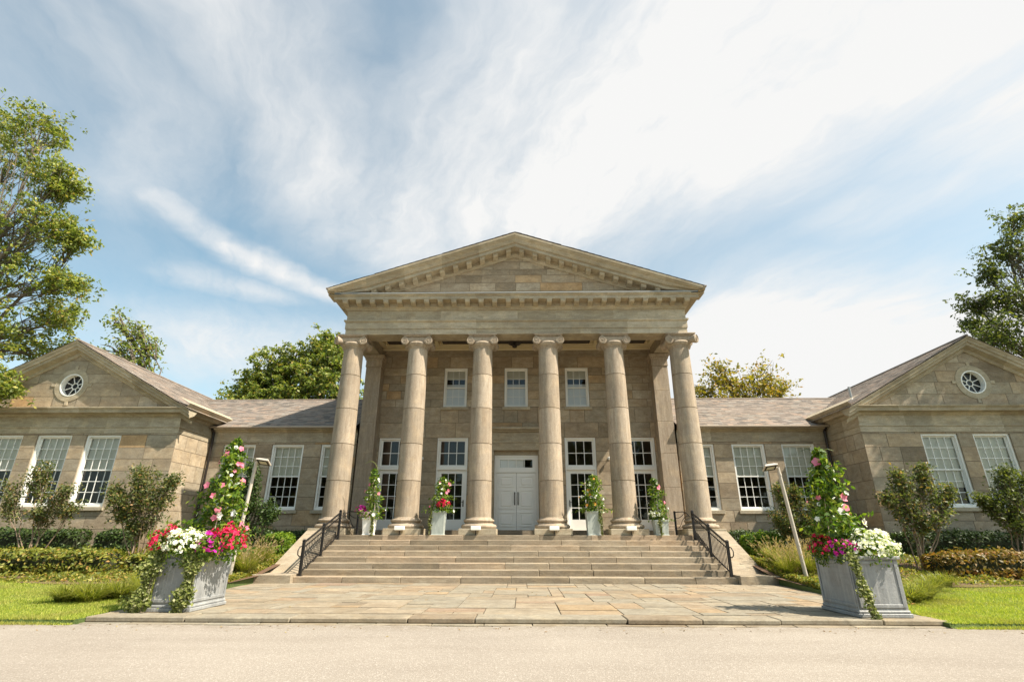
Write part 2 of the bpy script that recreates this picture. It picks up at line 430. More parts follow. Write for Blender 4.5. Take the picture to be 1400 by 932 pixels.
class MB:
    """collects faces of ONE part"""
    def __init__(s, tone=0.5):
        s.v, s.f, s.t, s.m = [], [], [], []
        s.tone, s.mat = tone, 0
    def face(s, pts, tone=None):
        i = len(s.v)
        s.v.extend([tuple(p) for p in pts])
        s.f.append(tuple(range(i, i + len(pts))))
        s.t.append(s.tone if tone is None else tone)
        s.m.append(s.mat)
    def mesh(s, vs_, fs, tone=None):
        i = len(s.v)
        s.v.extend([tuple(p) for p in vs_])
        for f in fs:
            s.f.append(tuple(i + k for k in f))
            s.t.append(s.tone if tone is None else tone)
            s.m.append(s.mat)
    def box(s, x0, x1, y0, y1, z0, z1, tone=None, bev=0.0):
        if x1 < x0: x0, x1 = x1, x0
        if y1 < y0: y0, y1 = y1, y0
        if bev <= 0:
            vs_ = [(x, y, z) for x in (x0, x1) for y in (y0, y1) for z in (z0, z1)]
            s.mesh(vs_, [(0, 1, 3, 2), (4, 6, 7, 5), (0, 4, 5, 1), (2, 3, 7, 6), (0, 2, 6, 4), (1, 5, 7, 3)], tone)
        else:
            b = bev
            ids, vs_ = {}, []
            for ix, x in enumerate((x0, x1)):
                for iy, y in enumerate((y0, y1)):
                    for iz, z in enumerate((z0, z1)):
                        sx, sy, sz = (1 - 2 * ix) * b, (1 - 2 * iy) * b, (1 - 2 * iz) * b
                        for ax, p in enumerate(((x, y + sy, z + sz), (x + sx, y, z + sz), (x + sx, y + sy, z))):
                            ids[ix, iy, iz, ax] = len(vs_)
                            vs_.append(p)
            fs = []
            for i in (0, 1):
                q = [ids[i, a, c, 0] for a, c in ((0, 0), (1, 0), (1, 1), (0, 1))]
                fs.append(tuple(q if i else q[::-1]))
                q = [ids[a, i, c, 1] for a, c in ((0, 0), (0, 1), (1, 1), (1, 0))]
                fs.append(tuple(q if i else q[::-1]))
                q = [ids[a, c, i, 2] for a, c in ((0, 0), (1, 0), (1, 1), (0, 1))]
                fs.append(tuple(q if i else q[::-1]))
            for a in (0, 1):
                for c in (0, 1):
                    fs.append((ids[0, a, c, 1], ids[1, a, c, 1], ids[1, a, c, 2], ids[0, a, c, 2]))
                    fs.append((ids[a, 0, c, 0], ids[a, 1, c, 0], ids[a, 1, c, 2], ids[a, 0, c, 2]))
                    fs.append((ids[a, c, 0, 0], ids[a, c, 1, 0], ids[a, c, 1, 1], ids[a, c, 0, 1]))
                    for d in (0, 1):
                        fs.append((ids[a, c, d, 0], ids[a, c, d, 1], ids[a, c, d, 2]))
            s.mesh(vs_, fs, tone)
    def tube(s, path, r, seg=8, cap=True, tone=None):
        path = [Vector(p) for p in path]
        rs = r if isinstance(r, (list, tuple)) else [r] * len(path)
        vs_, fs = [], []
        up = None
        for i, p in enumerate(path):
            d = (path[min(i + 1, len(path) - 1)] - path[max(i - 1, 0)])
            d = d.normalized() if d.length > 1e-9 else Vector((0, 0, 1))
            if up is None:
                up = Vector((0, 0, 1)) if abs(d.z) < 0.9 else Vector((1, 0, 0))
            a = d.cross(up)
            if a.length < 1e-6: a = d.orthogonal()
            a.normalize()
            b = a.cross(d).normalized()
            up = b
            for k in range(seg):
                an = 2 * math.pi * k / seg
                vs_.append(p + (a * math.cos(an) + b * math.sin(an)) * rs[i])
        for i in range(len(path) - 1):
            for k in range(seg):
                k2 = (k + 1) % seg
                fs.append((i * seg + k, i * seg + k2, (i + 1) * seg + k2, (i + 1) * seg + k))
        if cap:
            fs.append(tuple(range(seg))[::-1])
            fs.append(tuple((len(path) - 1) * seg + k for k in range(seg)))
        s.mesh(vs_, fs, tone)
    def lathe(s, prof, c=(0, 0, 0), seg=48, tone=None, cap=True):
        vs_, fs = [], []
        for r, z in prof:
            for k in range(seg):
                a = 2 * math.pi * k / seg
                vs_.append((c[0] + r * math.cos(a), c[1] + r * math.sin(a), c[2] + z))
        for i in range(len(prof) - 1):
            tn = tone[i] if isinstance(tone, list) else tone
            for k in range(seg):
                k2 = (k + 1) % seg
                fs.append((i * seg + k, i * seg + k2, (i + 1) * seg + k2, (i + 1) * seg + k))
        i0 = len(s.f)
        s.mesh(vs_, fs, None)
        if tone is not None:
            for i in range(len(prof) - 1):
                for k in range(seg):
                    s.t[i0 + i * seg + k] = tone[i] if isinstance(tone, list) else tone
        if cap:
            n = len(prof) - 1
            s.face([vs_[n * seg + k] for k in range(seg)])
            s.face([vs_[k] for k in range(seg)][::-1])
    def prism(s, poly, axis, a, b, tone=None):
        """poly in the plane perpendicular to axis ('x': (y,z), 'y': (x,z), 'z': (x,y)), from a to b"""
        def p3(p, w):
            return (w, p[0], p[1]) if axis == 'x' else ((p[0], w, p[1]) if axis == 'y' else (p[0], p[1], w))
        n = len(poly)
        vs_ = [p3(p, a) for p in poly] + [p3(p, b) for p in poly]
        fs = [tuple(range(n))[::-1], tuple(range(n, 2 * n))]
        fs += [(k, (k + 1) % n, n + (k + 1) % n, n + k) for k in range(n)]
        s.mesh(vs_, fs, tone)
    def sweep(s, path, prof, closed_prof=False, tone=None, seglen=None, rng=None):
        """path: plan polyline (x,y); prof: (outward offset, z); mitred corners; outward is right of travel"""
        n = len(path)
        P = [Vector((p[0], p[1])) for p in path]
        offs = []
        for i in range(n):
            def nrm(a, b):
                d = (b - a).normalized()
                return Vector((d.y, -d.x))
            if i == 0: m = nrm(P[0], P[1])
            elif i == n - 1: m = nrm(P[-2], P[-1])
            else:
                n1, n2 = nrm(P[i - 1], P[i]), nrm(P[i], P[i + 1])
                m = (n1 + n2)
                m = m / (m.dot(n1))
            offs.append(m)
        k = len(prof)
        for i in range(n - 1):
            L = (P[i + 1] - P[i]).length
            cuts = [0.0, 1.0]
            if seglen and rng:
                x = 0
                cuts = [0.0]
                while True:
                    x += rng.uniform(0.7, 1.3) * seglen
                    if x > L - seglen * 0.5: break
                    cuts.append(x / L)
                cuts.append(1.0)
            for c0, c1 in zip(cuts[:-1], cuts[1:]):
                tn = tone if rng is None else rng.random()
                vs_ = []
                for c in (c0, c1):
                    for o, z in prof:
                        a = P[i] + offs[i] * o
                        b = P[i + 1] + offs[i + 1] * o
                        q = a.lerp(b, c)
                        vs_.append((q.x, q.y, z))
                rng_ = range(k if closed_prof else k - 1)
                s.mesh(vs_, [(j, (j + 1) % k, k + (j + 1) % k, k + j) for j in rng_], tn)
        if closed_prof:
            for i in (0, n - 1):
                pts = [(P[i].x + offs[i].x * o, P[i].y + offs[i].y * o, z) for o, z in prof]
                s.face(pts, tone)
    def rake(s, pts, yf, prof, tone=None, rng=None, seglen=1.6, zmin=-1e9):
        """pts: (x,z) line of the slope; prof: (outward offset towards -Y from yf, height)"""
        k = len(prof)
        for i in range(len(pts) - 1):
            (xa, za), (xb, zb) = pts[i], pts[i + 1]
            L = math.hypot(xb - xa, zb - za)
            nseg = max(1, int(L / seglen)) if rng else 1
            for q in range(nseg):
                vs_ = []
                for c in (q / nseg, (q + 1) / nseg):
                    x, z = xa + (xb - xa) * c, za + (zb - za) * c
                    for o, h in prof: vs_.append((x, yf - o, max(z + h, zmin)))
                s.mesh(vs_, [(j, j + 1, k + j + 1, k + j) for j in range(k - 1)], rng.random() if rng else tone)
    def build(s, name, mats, parent=None, wloc=None, smooth=0, world=True):
        """verts are in world coordinates unless world=False (then relative to wloc)"""
        me = bpy.data.meshes.new(name)
        o = bpy.data.objects.new(name, me)
        if wloc is None: wloc = WLOC[parent.name] if parent is not None else (0, 0, 0)
        w = Vector(wloc)
        vv = [(p[0] - w.x, p[1] - w.y, p[2] - w.z) for p in s.v] if world else s.v
        me.from_pydata(vv, [], s.f)
        for m in (mats if isinstance(mats, (list, tuple)) else [mats]): me.materials.append(m)
        me.polygons.foreach_set('material_index', s.m)
        at = me.attributes.new('tone', 'FLOAT', 'FACE')
        at.data.foreach_set('value', s.t)
        bm = bmesh.new()
        bm.from_mesh(me)
        if smooth: bmesh.ops.remove_doubles(bm, verts=bm.verts, dist=1e-5)
        bmesh.ops.recalc_face_normals(bm, faces=bm.faces)
        bm.to_mesh(me)
        bm.free()
        if smooth:
            me.polygons.foreach_set('use_smooth', [True] * len(me.polygons))
            me.set_sharp_from_angle(angle=R(smooth))
        return link(o, parent, wloc)

def np_mesh(name, verts, nper, mat, parent=None, wloc=None, smooth=False):
    """verts: (n*nper,3) world; every nper verts one face"""
    verts = np.asarray(verts, dtype=np.float32).reshape(-1, 3)
    if wloc is None: wloc = WLOC[parent.name] if parent is not None else (0, 0, 0)
    verts = verts - np.asarray(tuple(wloc), dtype=np.float32)
    n = len(verts) // nper
    me = bpy.data.meshes.new(name)
    me.vertices.add(len(verts))
    me.vertices.foreach_set('co', verts.ravel())
    me.loops.add(len(verts))
    me.loops.foreach_set('vertex_index', np.arange(len(verts), dtype=np.int32))
    me.polygons.add(n)
    me.polygons.foreach_set('loop_start', np.arange(0, len(verts), nper, dtype=np.int32))
    me.update()
    me.validate()
    me.materials.append(mat)
    o = bpy.data.objects.new(name, me)
    return link(o, parent, wloc)

def unit(a):
    return a / (np.linalg.norm(a, axis=-1, keepdims=True) + 1e-9)
def leaf_quads(rng, c, size, aspect=0.5, up=0.6, jitter=0.35, out=None):
    """rhombic leaves at centres c; normals random, biased up (and outwards)"""
    n = len(c)
    nrm = unit(rng.normal(size=(n, 3)) + np.array([0, 0, up * 2.0]) + (0 if out is None else out))
    a = unit(np.cross(nrm, rng.normal(size=(n, 3))))
    b = np.cross(nrm, a)
    s = size * (1 + rng.uniform(-jitter, jitter, size=(n, 1)))
    q = np.stack([c - a * s, c - b * s * aspect + nrm * s * 0.12, c + a * s, c + b * s * aspect + nrm * s * 0.12], axis=1)
    return q.reshape(-1, 3)
def in_ellipsoid(rng, n, c, r, shell=0.5):
    d = unit(rng.normal(size=(n, 3)))
    rad = shell + (1 - shell) * rng.random((n, 1)) ** 0.6
    return np.asarray(c) + d * rad * np.asarray(r)

# ------------------------------------------------------------------ ashlar
def clip_poly(poly, planes):
    for (a, b, c) in planes:        # keep a*u + b*v <= c
        out = []
        for i in range(len(poly)):
            p, q = poly[i], poly[(i + 1) % len(poly)]
            fp, fq = a * p[0] + b * p[1] - c, a * q[0] + b * q[1] - c
            if fp <= 0: out.append(p)
            if (fp < 0) != (fq < 0) and abs(fp - fq) > 1e-9:
                t = fp / (fp - fq)
                out.append((p[0] + (q[0] - p[0]) * t, p[1] + (q[1] - p[1]) * t))
        poly = out
        if len(poly) < 3: return []
    return poly
def ashlar(mb, u0, u1, v0, v1, to3, rng, holes=(), hmin=0.38, hmax=0.62, wmin=0.55, wmax=1.7, planes=(), cuts=(), joint=0.010, depth=0.014, reveal=0.0):
    edges = sorted({v0, v1} | {round(h[2], 4) for h in holes if v0 < h[2] < v1} | {round(h[3], 4) for h in holes if v0 < h[3] < v1} | {c for c in cuts if v0 < c < v1})
    rows = []
    for a, b in zip(edges[:-1], edges[1:]):
        n = max(1, round((b - a) / rng.uniform(hmin, hmax)))
        ws = [rng.uniform(0.8, 1.25) for _ in range(n)]
        s = sum(ws)
        x = a
        for w in ws:
            rows.append((x, x + w / s * (b - a)))
            x += w / s * (b - a)
    for (a, b) in rows:
        spans = [(u0, u1)]
        for h in holes:
            if h[2] < b - 1e-3 and h[3] > a + 1e-3:
                ns = []
                for (p, q) in spans:
                    if h[1] <= p or h[0] >= q: ns.append((p, q))
                    else:
                        if h[0] > p: ns.append((p, h[0]))
                        if h[1] < q: ns.append((h[1], q))
                spans = ns
        for (p, q) in spans:
            x = p
            while x < q - 1e-6:
                w = rng.uniform(wmin, wmax)
                e = x + w
                if q - e < wmin * 0.8: e = q
                cell = [(x, a), (e, a), (e, b), (x, b)]
                cell = clip_poly(cell, planes)
                if len(cell) >= 3:
                    j = joint
                    ins = clip_poly([(x + j, a + j), (e - j, a + j), (e - j, b - j), (x + j, b - j)], planes)
                    tone = rng.betavariate(2.0, 2.0)
                    if rng.random() < 0.07: tone = rng.uniform(0.88, 1.0)
                    if len(ins) == 4 and len(cell) == 4 and not planes:
                        vs_ = [to3(u, v, -depth) for u, v in cell] + [to3(u, v, 0) for u, v in ins]
                        mb.mesh(vs_, [(4, 5, 6, 7)], tone)
                        mb.mesh(vs_, [(0, 1, 5, 4), (1, 2, 6, 5), (2, 3, 7, 6), (3, 0, 4, 7)], 0.0)
                    else:
                        if len(ins) >= 3: mb.mesh([to3(u, v, 0) for u, v in ins], [tuple(range(len(ins)))], tone)
                        mb.mesh([to3(u, v, -depth) for u, v in cell], [tuple(range(len(cell)))], 0.1)
                x = e
    if reveal:
        for h in holes:
            for (p, q) in (((h[0], h[2]), (h[0], h[3])), ((h[1], h[2]), (h[1], h[3])), ((h[0], h[2]), (h[1], h[2])), ((h[0], h[3]), (h[1], h[3]))):
                mb.face([to3(*p, -depth), to3(*q, -depth), to3(*q, -reveal), to3(*p, -reveal)], 0.5)
def front(y):      # wall facing the camera
    return lambda u, v, d: (u, y - d, v)
def side(x, s):    # wall facing +x (s=1) or -x (s=-1)
    return lambda u, v, d: (x + s * d, u, v)

exec_order_note = None
# ================================================================== SETTING: ground, road, paving
def gz(y):         # garden level rises to the building
    pts = [(9.6, -0.05), (13.5, 0.02), (16.5, 0.15), (18.5, 0.5), (20.5, 0.78), (60, 0.8)]
    if y <= pts[0][0]: return pts[0][1]
    for (a, za), (b, zb) in zip(pts[:-1], pts[1:]):
        if y <= b: return za + (zb - za) * (y - a) / (b - a)
    return pts[-1][1]
def band(name, ys, zf, xa, xb, mat, nx=1, kind='structure', dz=0.0):
    mb = MB()
    xs = [xa + (xb - xa) * i / nx for i in range(nx + 1)]
    for y0, y1 in zip(ys[:-1], ys[1:]):
        for x0, x1 in zip(xs[:-1], xs[1:]):
            mb.face([(x0, y0, zf(y0) + dz), (x1, y0, zf(y0) + dz), (x1, y1, zf(y1) + dz), (x0, y1, zf(y1) + dz)])
    o = mb.build(name, mat)
    o['kind'] = kind
    return o
def ground_profile(y):
    return -0.16 if y < 9.58 else gz(y)
GY = [-400, -60, 9.56, 9.6, 11, 13.5, 15, 16.5, 17.5, 18.5, 19.5, 20.5, 23.5, 40, 900]
def gxz(x, y):
    if 9.3 < y < 23 and abs(x) < 7.25 + max(0.0, min(7.1, y - 9.75)) * 0.075 - 0.04: return -0.16
    return ground_profile(y)
mb = MB()
GX = [-700, -60, -20, -12, -7.9, 7.9, 12, 20, 60, 700]
for y0, y1 in zip(GY[:-1], GY[1:]):
    if 9.3 < y0 < 23:
        h0, h1 = [7.23 + max(0.0, min(7.1, y - 9.75)) * 0.075 for y in (y0, y1)]
        for s in (-1, 1):
            for a, b in ((None, 12), (12, 20), (20, 60), (60, 700)):
                a0, a1 = (h0, h1) if a is None else (a, a)
                mb.face([(s * a0, y0, ground_profile(y0)), (s * b, y0, ground_profile(y0)), (s * b, y1, ground_profile(y1)), (s * a1, y1, ground_profile(y1))])
            mb.face([(s * h0, y0, ground_profile(y0)), (s * h1, y1, ground_profile(y1)), (s * h1, y1, -0.2), (s * h0, y0, -0.2)])
        mb.face([(-h0, y0, -0.16), (h0, y0, -0.16), (h1, y1, -0.16), (-h1, y1, -0.16)])
    else:
        for a, b in zip(GX[:-1], GX[1:]):
            z0 = ground_profile(y0)
            mb.face([(a, y0, z0), (b, y0, z0), (b, y1, ground_profile(y1)), (a, y1, ground_profile(y1))])
tag(mb.build('ground', M['ground']), kind='structure')
rng0 = random.Random(5)
mb = MB()
xs = [-120 + i * 0.25 for i in range(961)]
edge = [9.60 + 0.035 * math.sin(x * 1.7) + rng0.uniform(-0.03, 0.03) for x in xs]
for i in range(960):
    mb.face([(xs[i], -60, -0.12), (xs[i + 1], -60, -0.12), (xs[i + 1], edge[i + 1], -0.12), (xs[i], edge[i], -0.12)])
tag(mb.build('road', M['road']), kind='structure')

def pave_half(y):
    return 7.25 + (y - 9.75) * 0.075
rng = random.Random(11)
mb = MB()
# front row of long edge slabs, slightly overhanging the road
x = -7.25
while x < 7.3:
    w = rng.uniform(1.0, 2.6)
    e = min(x + w, 7.35)
    if 7.35 - e < 0.7: e = 7.35
    dy = rng.uniform(-0.02, 0.02)
    mb.box(x + 0.008, e - 0.008, 9.74 + dy, 10.28, -0.105, -0.03 + rng.uniform(-0.004, 0.004), rng.random() * 0.75, bev=0.012)
    x = e
# random rectangular flags
U = 0.28
nx_, ny_ = int(16.6 / U), int((16.78 - 10.28) / U)
Y0, UY = 10.285, (16.79 - 10.285) / ny_
occ = [[False] * nx_ for _ in range(ny_)]
for j in range(ny_):
    for i in range(nx_):
        if occ[j][i]: continue
        w, h = rng.choice([(2, 2), (3, 2), (4, 2), (2, 1), (3, 1), (4, 3), (3, 3), (5, 3), (2, 3), (4, 2), (5, 2), (6, 3)])
        while w > 1 and any(i + q >= nx_ or occ[j][i + q] for q in range(w)): w -= 1
        h = min(h, ny_ - j)
        for a in range(h):
            for q in range(w): occ[j + a][i + q] = True
        x0, x1 = -8.3 + i * U, -8.3 + (i + w) * U
        y0, y1 = Y0 + j * UY, Y0 + (j + h) * UY
        hw0, hw1 = pave_half(y0), pave_half(y1)
        g = rng.uniform(0.006, 0.013)
        cell = clip_poly([(x0 + g, y0 + g), (x1 - g, y0 + g), (x1 - g, y1 - g), (x0 + g, y1 - g)],
                         [(1, -0.075, 7.25 - 0.075 * 9.75), (-1, -0.075, 7.25 - 0.075 * 9.75)])
        if len(cell) < 3: continue
        z = -0.03 + rng.uniform(-0.005, 0.005)
        mb.prism(cell, 'z', -0.09, z, min(1, max(0, rng.betavariate(1.6, 1.6))))
tag(mb.build('paving', M['flag']), kind='structure')
mb = MB()
mb.face([(-7.2, 9.8, -0.047), (7.3, 9.8, -0.047), (7.75, 16.9, -0.047), (-7.75, 16.9, -0.047)], 0.0)
tag(mb.build('paving_bed', plain('dark_joint_sand', (0.10, 0.085, 0.06), 0.95, var=0.3)), kind='structure')
mb = MB()      # crumbly stone footing line between paving and road
x = -8.6
while x < 8.6:
    e = x + rng.uniform(0.5, 1.6)
    mb.box(x, e - 0.01, 9.63 + rng.uniform(-0.04, 0.02), 9.80, -0.16, -0.108 + rng.uniform(-0.004, 0.0), rng.random() * 0.6, bev=0.01)
    x = e
tag(mb.build('kerb', M['flag']), kind='structure')
# planting beds (mulch) either side of the steps
for s in (-1, 1):
    mb = MB()
    ys = [14.6, 15.5, 16.5, 17.5, 18.5, 19.5, 20.5, 23.4]
    n = 24
    for y0, y1 in zip(ys[:-1], ys[1:]):
        for i in range(n):
            xa, xb = 7.6 + i * 0.8, 7.6 + (i + 1) * 0.8
            def ey(x, y): return y + (0.35 * math.sin(x * 0.9) + 1.0 * max(0, (x - 9) / 8) if y == 14.6 else 0)
            mb.face([(s * xa, ey(xa, y0), gz(ey(xa, y0)) + 0.02), (s * xb, ey(xb, y0), gz(ey(xb, y0)) + 0.02), (s * xb, y1, gz(y1) + 0.02), (s * xa, y1, gz(y1) + 0.02)])
    tag(mb.build('mulch_bed', M['soil']), kind='structure')

# ================================================================== THE HALL
HALL = thing('columned_hall', (0, 22, 0), 'long grey-brown stone hall with six-column portico, pediment and two gabled end pavilions', 'building')
rng = random.Random(3)
# ---- podium
mb = MB()
mb.box(-7.85, 7.85, 20.62, 24.2, -0.2, 1.33, 0.4)
mb.box(-6.35, 6.35, 21.95, 23.78, 1.33, 1.52, 0.2)
mb.build('podium', M['step'], HALL)
# ---- main wall with openings
DOORH = (-1.0, 1.0, 1.53, 4.95)
FD = [(-5.66, 1.42), (-2.95, 1.42), (2.95, 1.42), (5.66, 1.42)]
UW = [(-2.93, 1.12), (0.0, 1.12), (2.93, 1.12)]
holes = [DOORH] + [(c - w / 2, c + w / 2, 1.53, 5.58) for c, w in FD] + [(c - w / 2, c + w / 2, 7.03, 8.98) for c, w in UW]
mb = MB()
ashlar(mb, -7.3, 7.3, 1.33, 9.55, front(23.8), rng, holes, 0.40, 0.62, 0.6, 1.7, reveal=0.42)
mb.box(-7.3, 7.3, 23.74, 23.9, 9.55, 9.62, 0.5)
mb.box(-7.3, 7.3, 23.79, 23.9, 9.62, 10.4, 0.4)
for s in (-1, 1):
    ashlar(mb, 23.8, 36, 0, 9.6, side(7.3 * s, s), rng)
mb.box(-7.3, 7.3, 35.9, 36, 0, 13.4, 0.4)
mb.build('wall', M['ashlar'], HALL)
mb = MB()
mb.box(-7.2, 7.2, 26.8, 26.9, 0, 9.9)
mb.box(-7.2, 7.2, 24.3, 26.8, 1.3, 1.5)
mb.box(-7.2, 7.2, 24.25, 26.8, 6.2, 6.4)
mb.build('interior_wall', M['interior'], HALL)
# string course over the entrance and door surround
mb = MB(0.45)
for x0, x1 in ((-1.38, -1.02), (1.02, 1.38)):
    mb.box(x0, x1, 23.66, 23.82, 1.53, 4.98, 0.35, 0.01)
mb.box(-1.38, 1.38, 23.66, 23.82, 4.985, 5.32, 0.4, 0.01)
mb.box(-1.42, 1.42, 23.63, 23.82, 5.325, 5.40, 0.5, 0.01)
mb.box(-1.38, 1.38, 23.68, 23.82, 5.405, 5.82, 0.4)
mb.box(-1.46, 1.46, 23.58, 23.82, 5.825, 5.90, 0.5, 0.01)
mb.box(-1.56, 1.56, 23.46, 23.82, 5.905, 6.03, 0.6, 0.015)
mb.build('door_surround', M['trim'], HALL)
# ---- entrance door
mb = MB()
mb.box(-1.0, -0.9, 23.95, 24.1, 1.53, 4.80); mb.box(0.9, 1.0, 23.95, 24.1, 1.53, 4.80)
mb.box(-0.9, 0.9, 23.95, 24.1, 4.72, 4.80); mb.box(-0.9, 0.9, 23.95, 24.1, 4.02, 4.16)
mb.box(-0.9, -0.74, 23.98, 24.06, 4.16, 4.72); mb.box(0.74, 0.9, 23.98, 24.06, 4.16, 4.72)
mb.box(-0.74, 0.74, 23.98, 24.06, 4.60, 4.72); mb.box(-0.74, 0.74, 23.98, 24.06, 4.16, 4.24)
for x in (-0.37, 0.0, 0.37): mb.box(x - 0.015, x + 0.015, 24.0, 24.04, 4.24, 4.60)
door = mb.build('entrance_door', M['white'], HALL)
mb = MB(); mb.box(-1.0, 1.0, 23.88, 24.1, 4.81, 4.95, 0.3); mb.build('lintel', M['trim'], door)
mb = MB(); mb.face([(-0.74, 24.03, 4.24), (0.74, 24.03, 4.24), (0.74, 24.03, 4.60), (-0.74, 24.03, 4.60)]); mb.build('transom_pane', M['glass'], door)
mb = MB(); mb.box(-0.73, 0.34, 24.06, 24.066, 4.22, 4.62); mb.build('transom_pale_panel', M['white_sheet'], door)  # pale panel behind the left part of the transom glass
for s in (-1, 1):
    mb = MB()
    a, b = (0.006, 0.895)
    X = lambda u: s * u
    mb.box(X(a), X(b), 24.0, 24.05, 1.55, 4.01)
    for (z0, z1) in ((1.70, 2.30), (2.45, 3.25), (3.38, 3.86)):
        fr = 0.03
        x0, x1 = 0.13, 0.78
        mb.box(X(x0), X(x1), 23.965, 24.0, z0, z0 + fr); mb.box(X(x0), X(x1), 23.965, 24.0, z1 - fr, z1)
        mb.box(X(x0), X(x0 + fr), 23.965, 24.0, z0 + fr, z1 - fr); mb.box(X(x1 - fr), X(x1), 23.965, 24.0, z0 + fr, z1 - fr)
        mb.box(X(x0 + 0.09), X(x1 - 0.09), 23.97, 24.0, z0 + 0.10, z1 - 0.10, bev=0.012)
    mb.build('door_leaf', M['white'], door)
    mb = MB()
    mb.tube([(s * 0.075, 24.0, 2.62), (s * 0.075, 23.93, 2.64), (s * 0.075, 23.93, 3.13), (s * 0.075, 24.0, 3.15)], 0.02, 6)
    mb.build('pull_handle', M['bronze'], door)
mb = MB(); mb.box(-1.3, 1.3, 23.5, 23.8, 1.52, 1.55, 0.3); mb.build('threshold', M['step'], door)

# ---- windows and french doors (built once at the origin, then copied)
def lattice(mb, x0, x1, z0, z1, nx, nz, y0, y1, rail=0.05, bar=0.024):
    mb.box(x0, x0 + rail, y0, y1, z0, z1); mb.box(x1 - rail, x1, y0, y1, z0, z1)
    mb.box(x0 + rail, x1 - rail, y0, y1, z0, z0 + rail); mb.box(x0 + rail, x1 - rail, y0, y1, z1 - rail, z1)
    gx, gz_ = (x1 - x0 - 2 * rail), (z1 - z0 - 2 * rail)
    m = 0.004
    for i in range(1, nx):
        x = x0 + rail + gx * i / nx
        mb.box(x - bar / 2, x + bar / 2, y0 + m, y1 - m, z0 + rail, z1 - rail)
    for k in range(1, nz):
        z = z0 + rail + gz_ * k / nz
        for i in range(nx):
            xa = x0 + rail + gx * i / nx + (bar / 2 if i else 0)
            xb = x0 + rail + gx * (i + 1) / nx - (bar / 2 if i < nx - 1 else 0)
            mb.box(xa, xb, y0 + m, y1 - m, z - bar / 2, z + bar / 2)
def pane_mb(x0, x1, z0, z1, y):
    mb = MB()
    mb.face([(x0, y, z0), (x1, y, z0), (x1, y, z1), (x0, y, z1)])
    return mb
def make_window(w, h, nx, nz, at, blind, blind_mat='blind', depth=0.30, sill=True, low_reflection=None):
    """opening centre-bottom at `at` on the outer wall face"""
    ax, ay, az = at
    T = 0.075
    y0, y1 = 0.06, depth
    mb = MB()
    mb.box(-w / 2, -w / 2 + T, y0, y1, 0, h); mb.box(w / 2 - T, w / 2, y0, y1, 0, h)
    mb.box(-w / 2 + T, w / 2 - T, y0, y1, h - T, h); mb.box(-w / 2 + T, w / 2 - T, y0, y1, 0, 0.10)
    fr = mb.build('window', M['white'], HALL, at, world=False)
    x0, x1 = -w / 2 + T, w / 2 - T
    zm = 0.10 + (h - T - 0.10) * 0.5
    mb = MB(); lattice(mb, x0, x1, zm - 0.02, h - T, nx, nz, 0.16, 0.20); mb.build('sash', M['white'], fr, at, world=False)
    mb = MB(); lattice(mb, x0, x1, 0.10, zm + 0.03, nx, nz, 0.21, 0.25); mb.build('sash', M['white'], fr, at, world=False)
    pane_mb(x0 + 0.03, x1 - 0.03, zm + 0.01, h - T - 0.03, 0.18).build('pane', M['glass'], fr, at, world=False)
    pane_mb(x0 + 0.03, x1 - 0.03, 0.13, zm, 0.23).build('pane', M['glass'], fr, at, world=False)
    if blind:
        zb = h - T - (h - T - 0.1) * blind
        mb = MB()
        mb.box(x0 + 0.005, x1 - 0.005, 0.275, 0.281, zb, h - T)
        mb.box(x0 + 0.005, x1 - 0.005, 0.271, 0.285, zb - 0.03, zb)
        mb.build('blind', M[blind_mat], fr, at, world=False)
    if low_reflection:
        mb = MB()
        mb.box(x0 + 0.005, x1 - 0.005, 0.275, 0.281, 0.1, 0.1 + low_reflection * (h - 0.2))
        mb.build('blind', M['white_sheet'], fr, at, world=False)  # blind here is a white sheet standing in for sky reflected in the panes
    if sill:
        mb = MB()
        mb.box(-w / 2 - 0.10, w / 2 + 0.10, -0.09, -0.002, -0.15, -0.003, 0.6, 0.01)
        mb.box(-w / 2 + 0.001, w / 2 - 0.001, -0.002, 0.25, -0.12, -0.004, 0.6)
        mb.build('sill', M['trim'], fr, at, world=False)
    return fr
SILL, HEAD = 2.36, 5.21
WH = HEAD - SILL
wing_y, pav_y = 23.4, 21.0
WING_W = [8.18, 10.45, 12.68]
PAV_W = [17.15, 19.23, 21.31]
w_proto = make_window(1.46, WH, 4, 3, (-WING_W[1], wing_y, SILL), 0.5)
for s in (-1, 1):
    for k, x in enumerate(WING_W):
        if s == -1 and k == 1: continue
        copy_tree(w_proto, (s * x, wing_y, SILL), HALL)
for x in PAV_W: copy_tree(w_proto, (-x, pav_y, SILL), HALL)
w2 = make_window(1.46, WH, 4, 3, (PAV_W[0], pav_y, SILL), 0.74)
w2['label'] = 'window with its shade drawn three quarters down'
copy_tree(w2, (PAV_W[1], pav_y, SILL), HALL)
copy_tree(w2, (PAV_W[2], pav_y, SILL), HALL)
u1 = make_window(1.12, 1.95, 3, 2, (UW[0][0], 23.8, 7.03), 0.22, 'blind', low_reflection=0.62)
for c, w in UW[1:]: copy_tree(u1, (c, 23.8, 7.03), HALL)
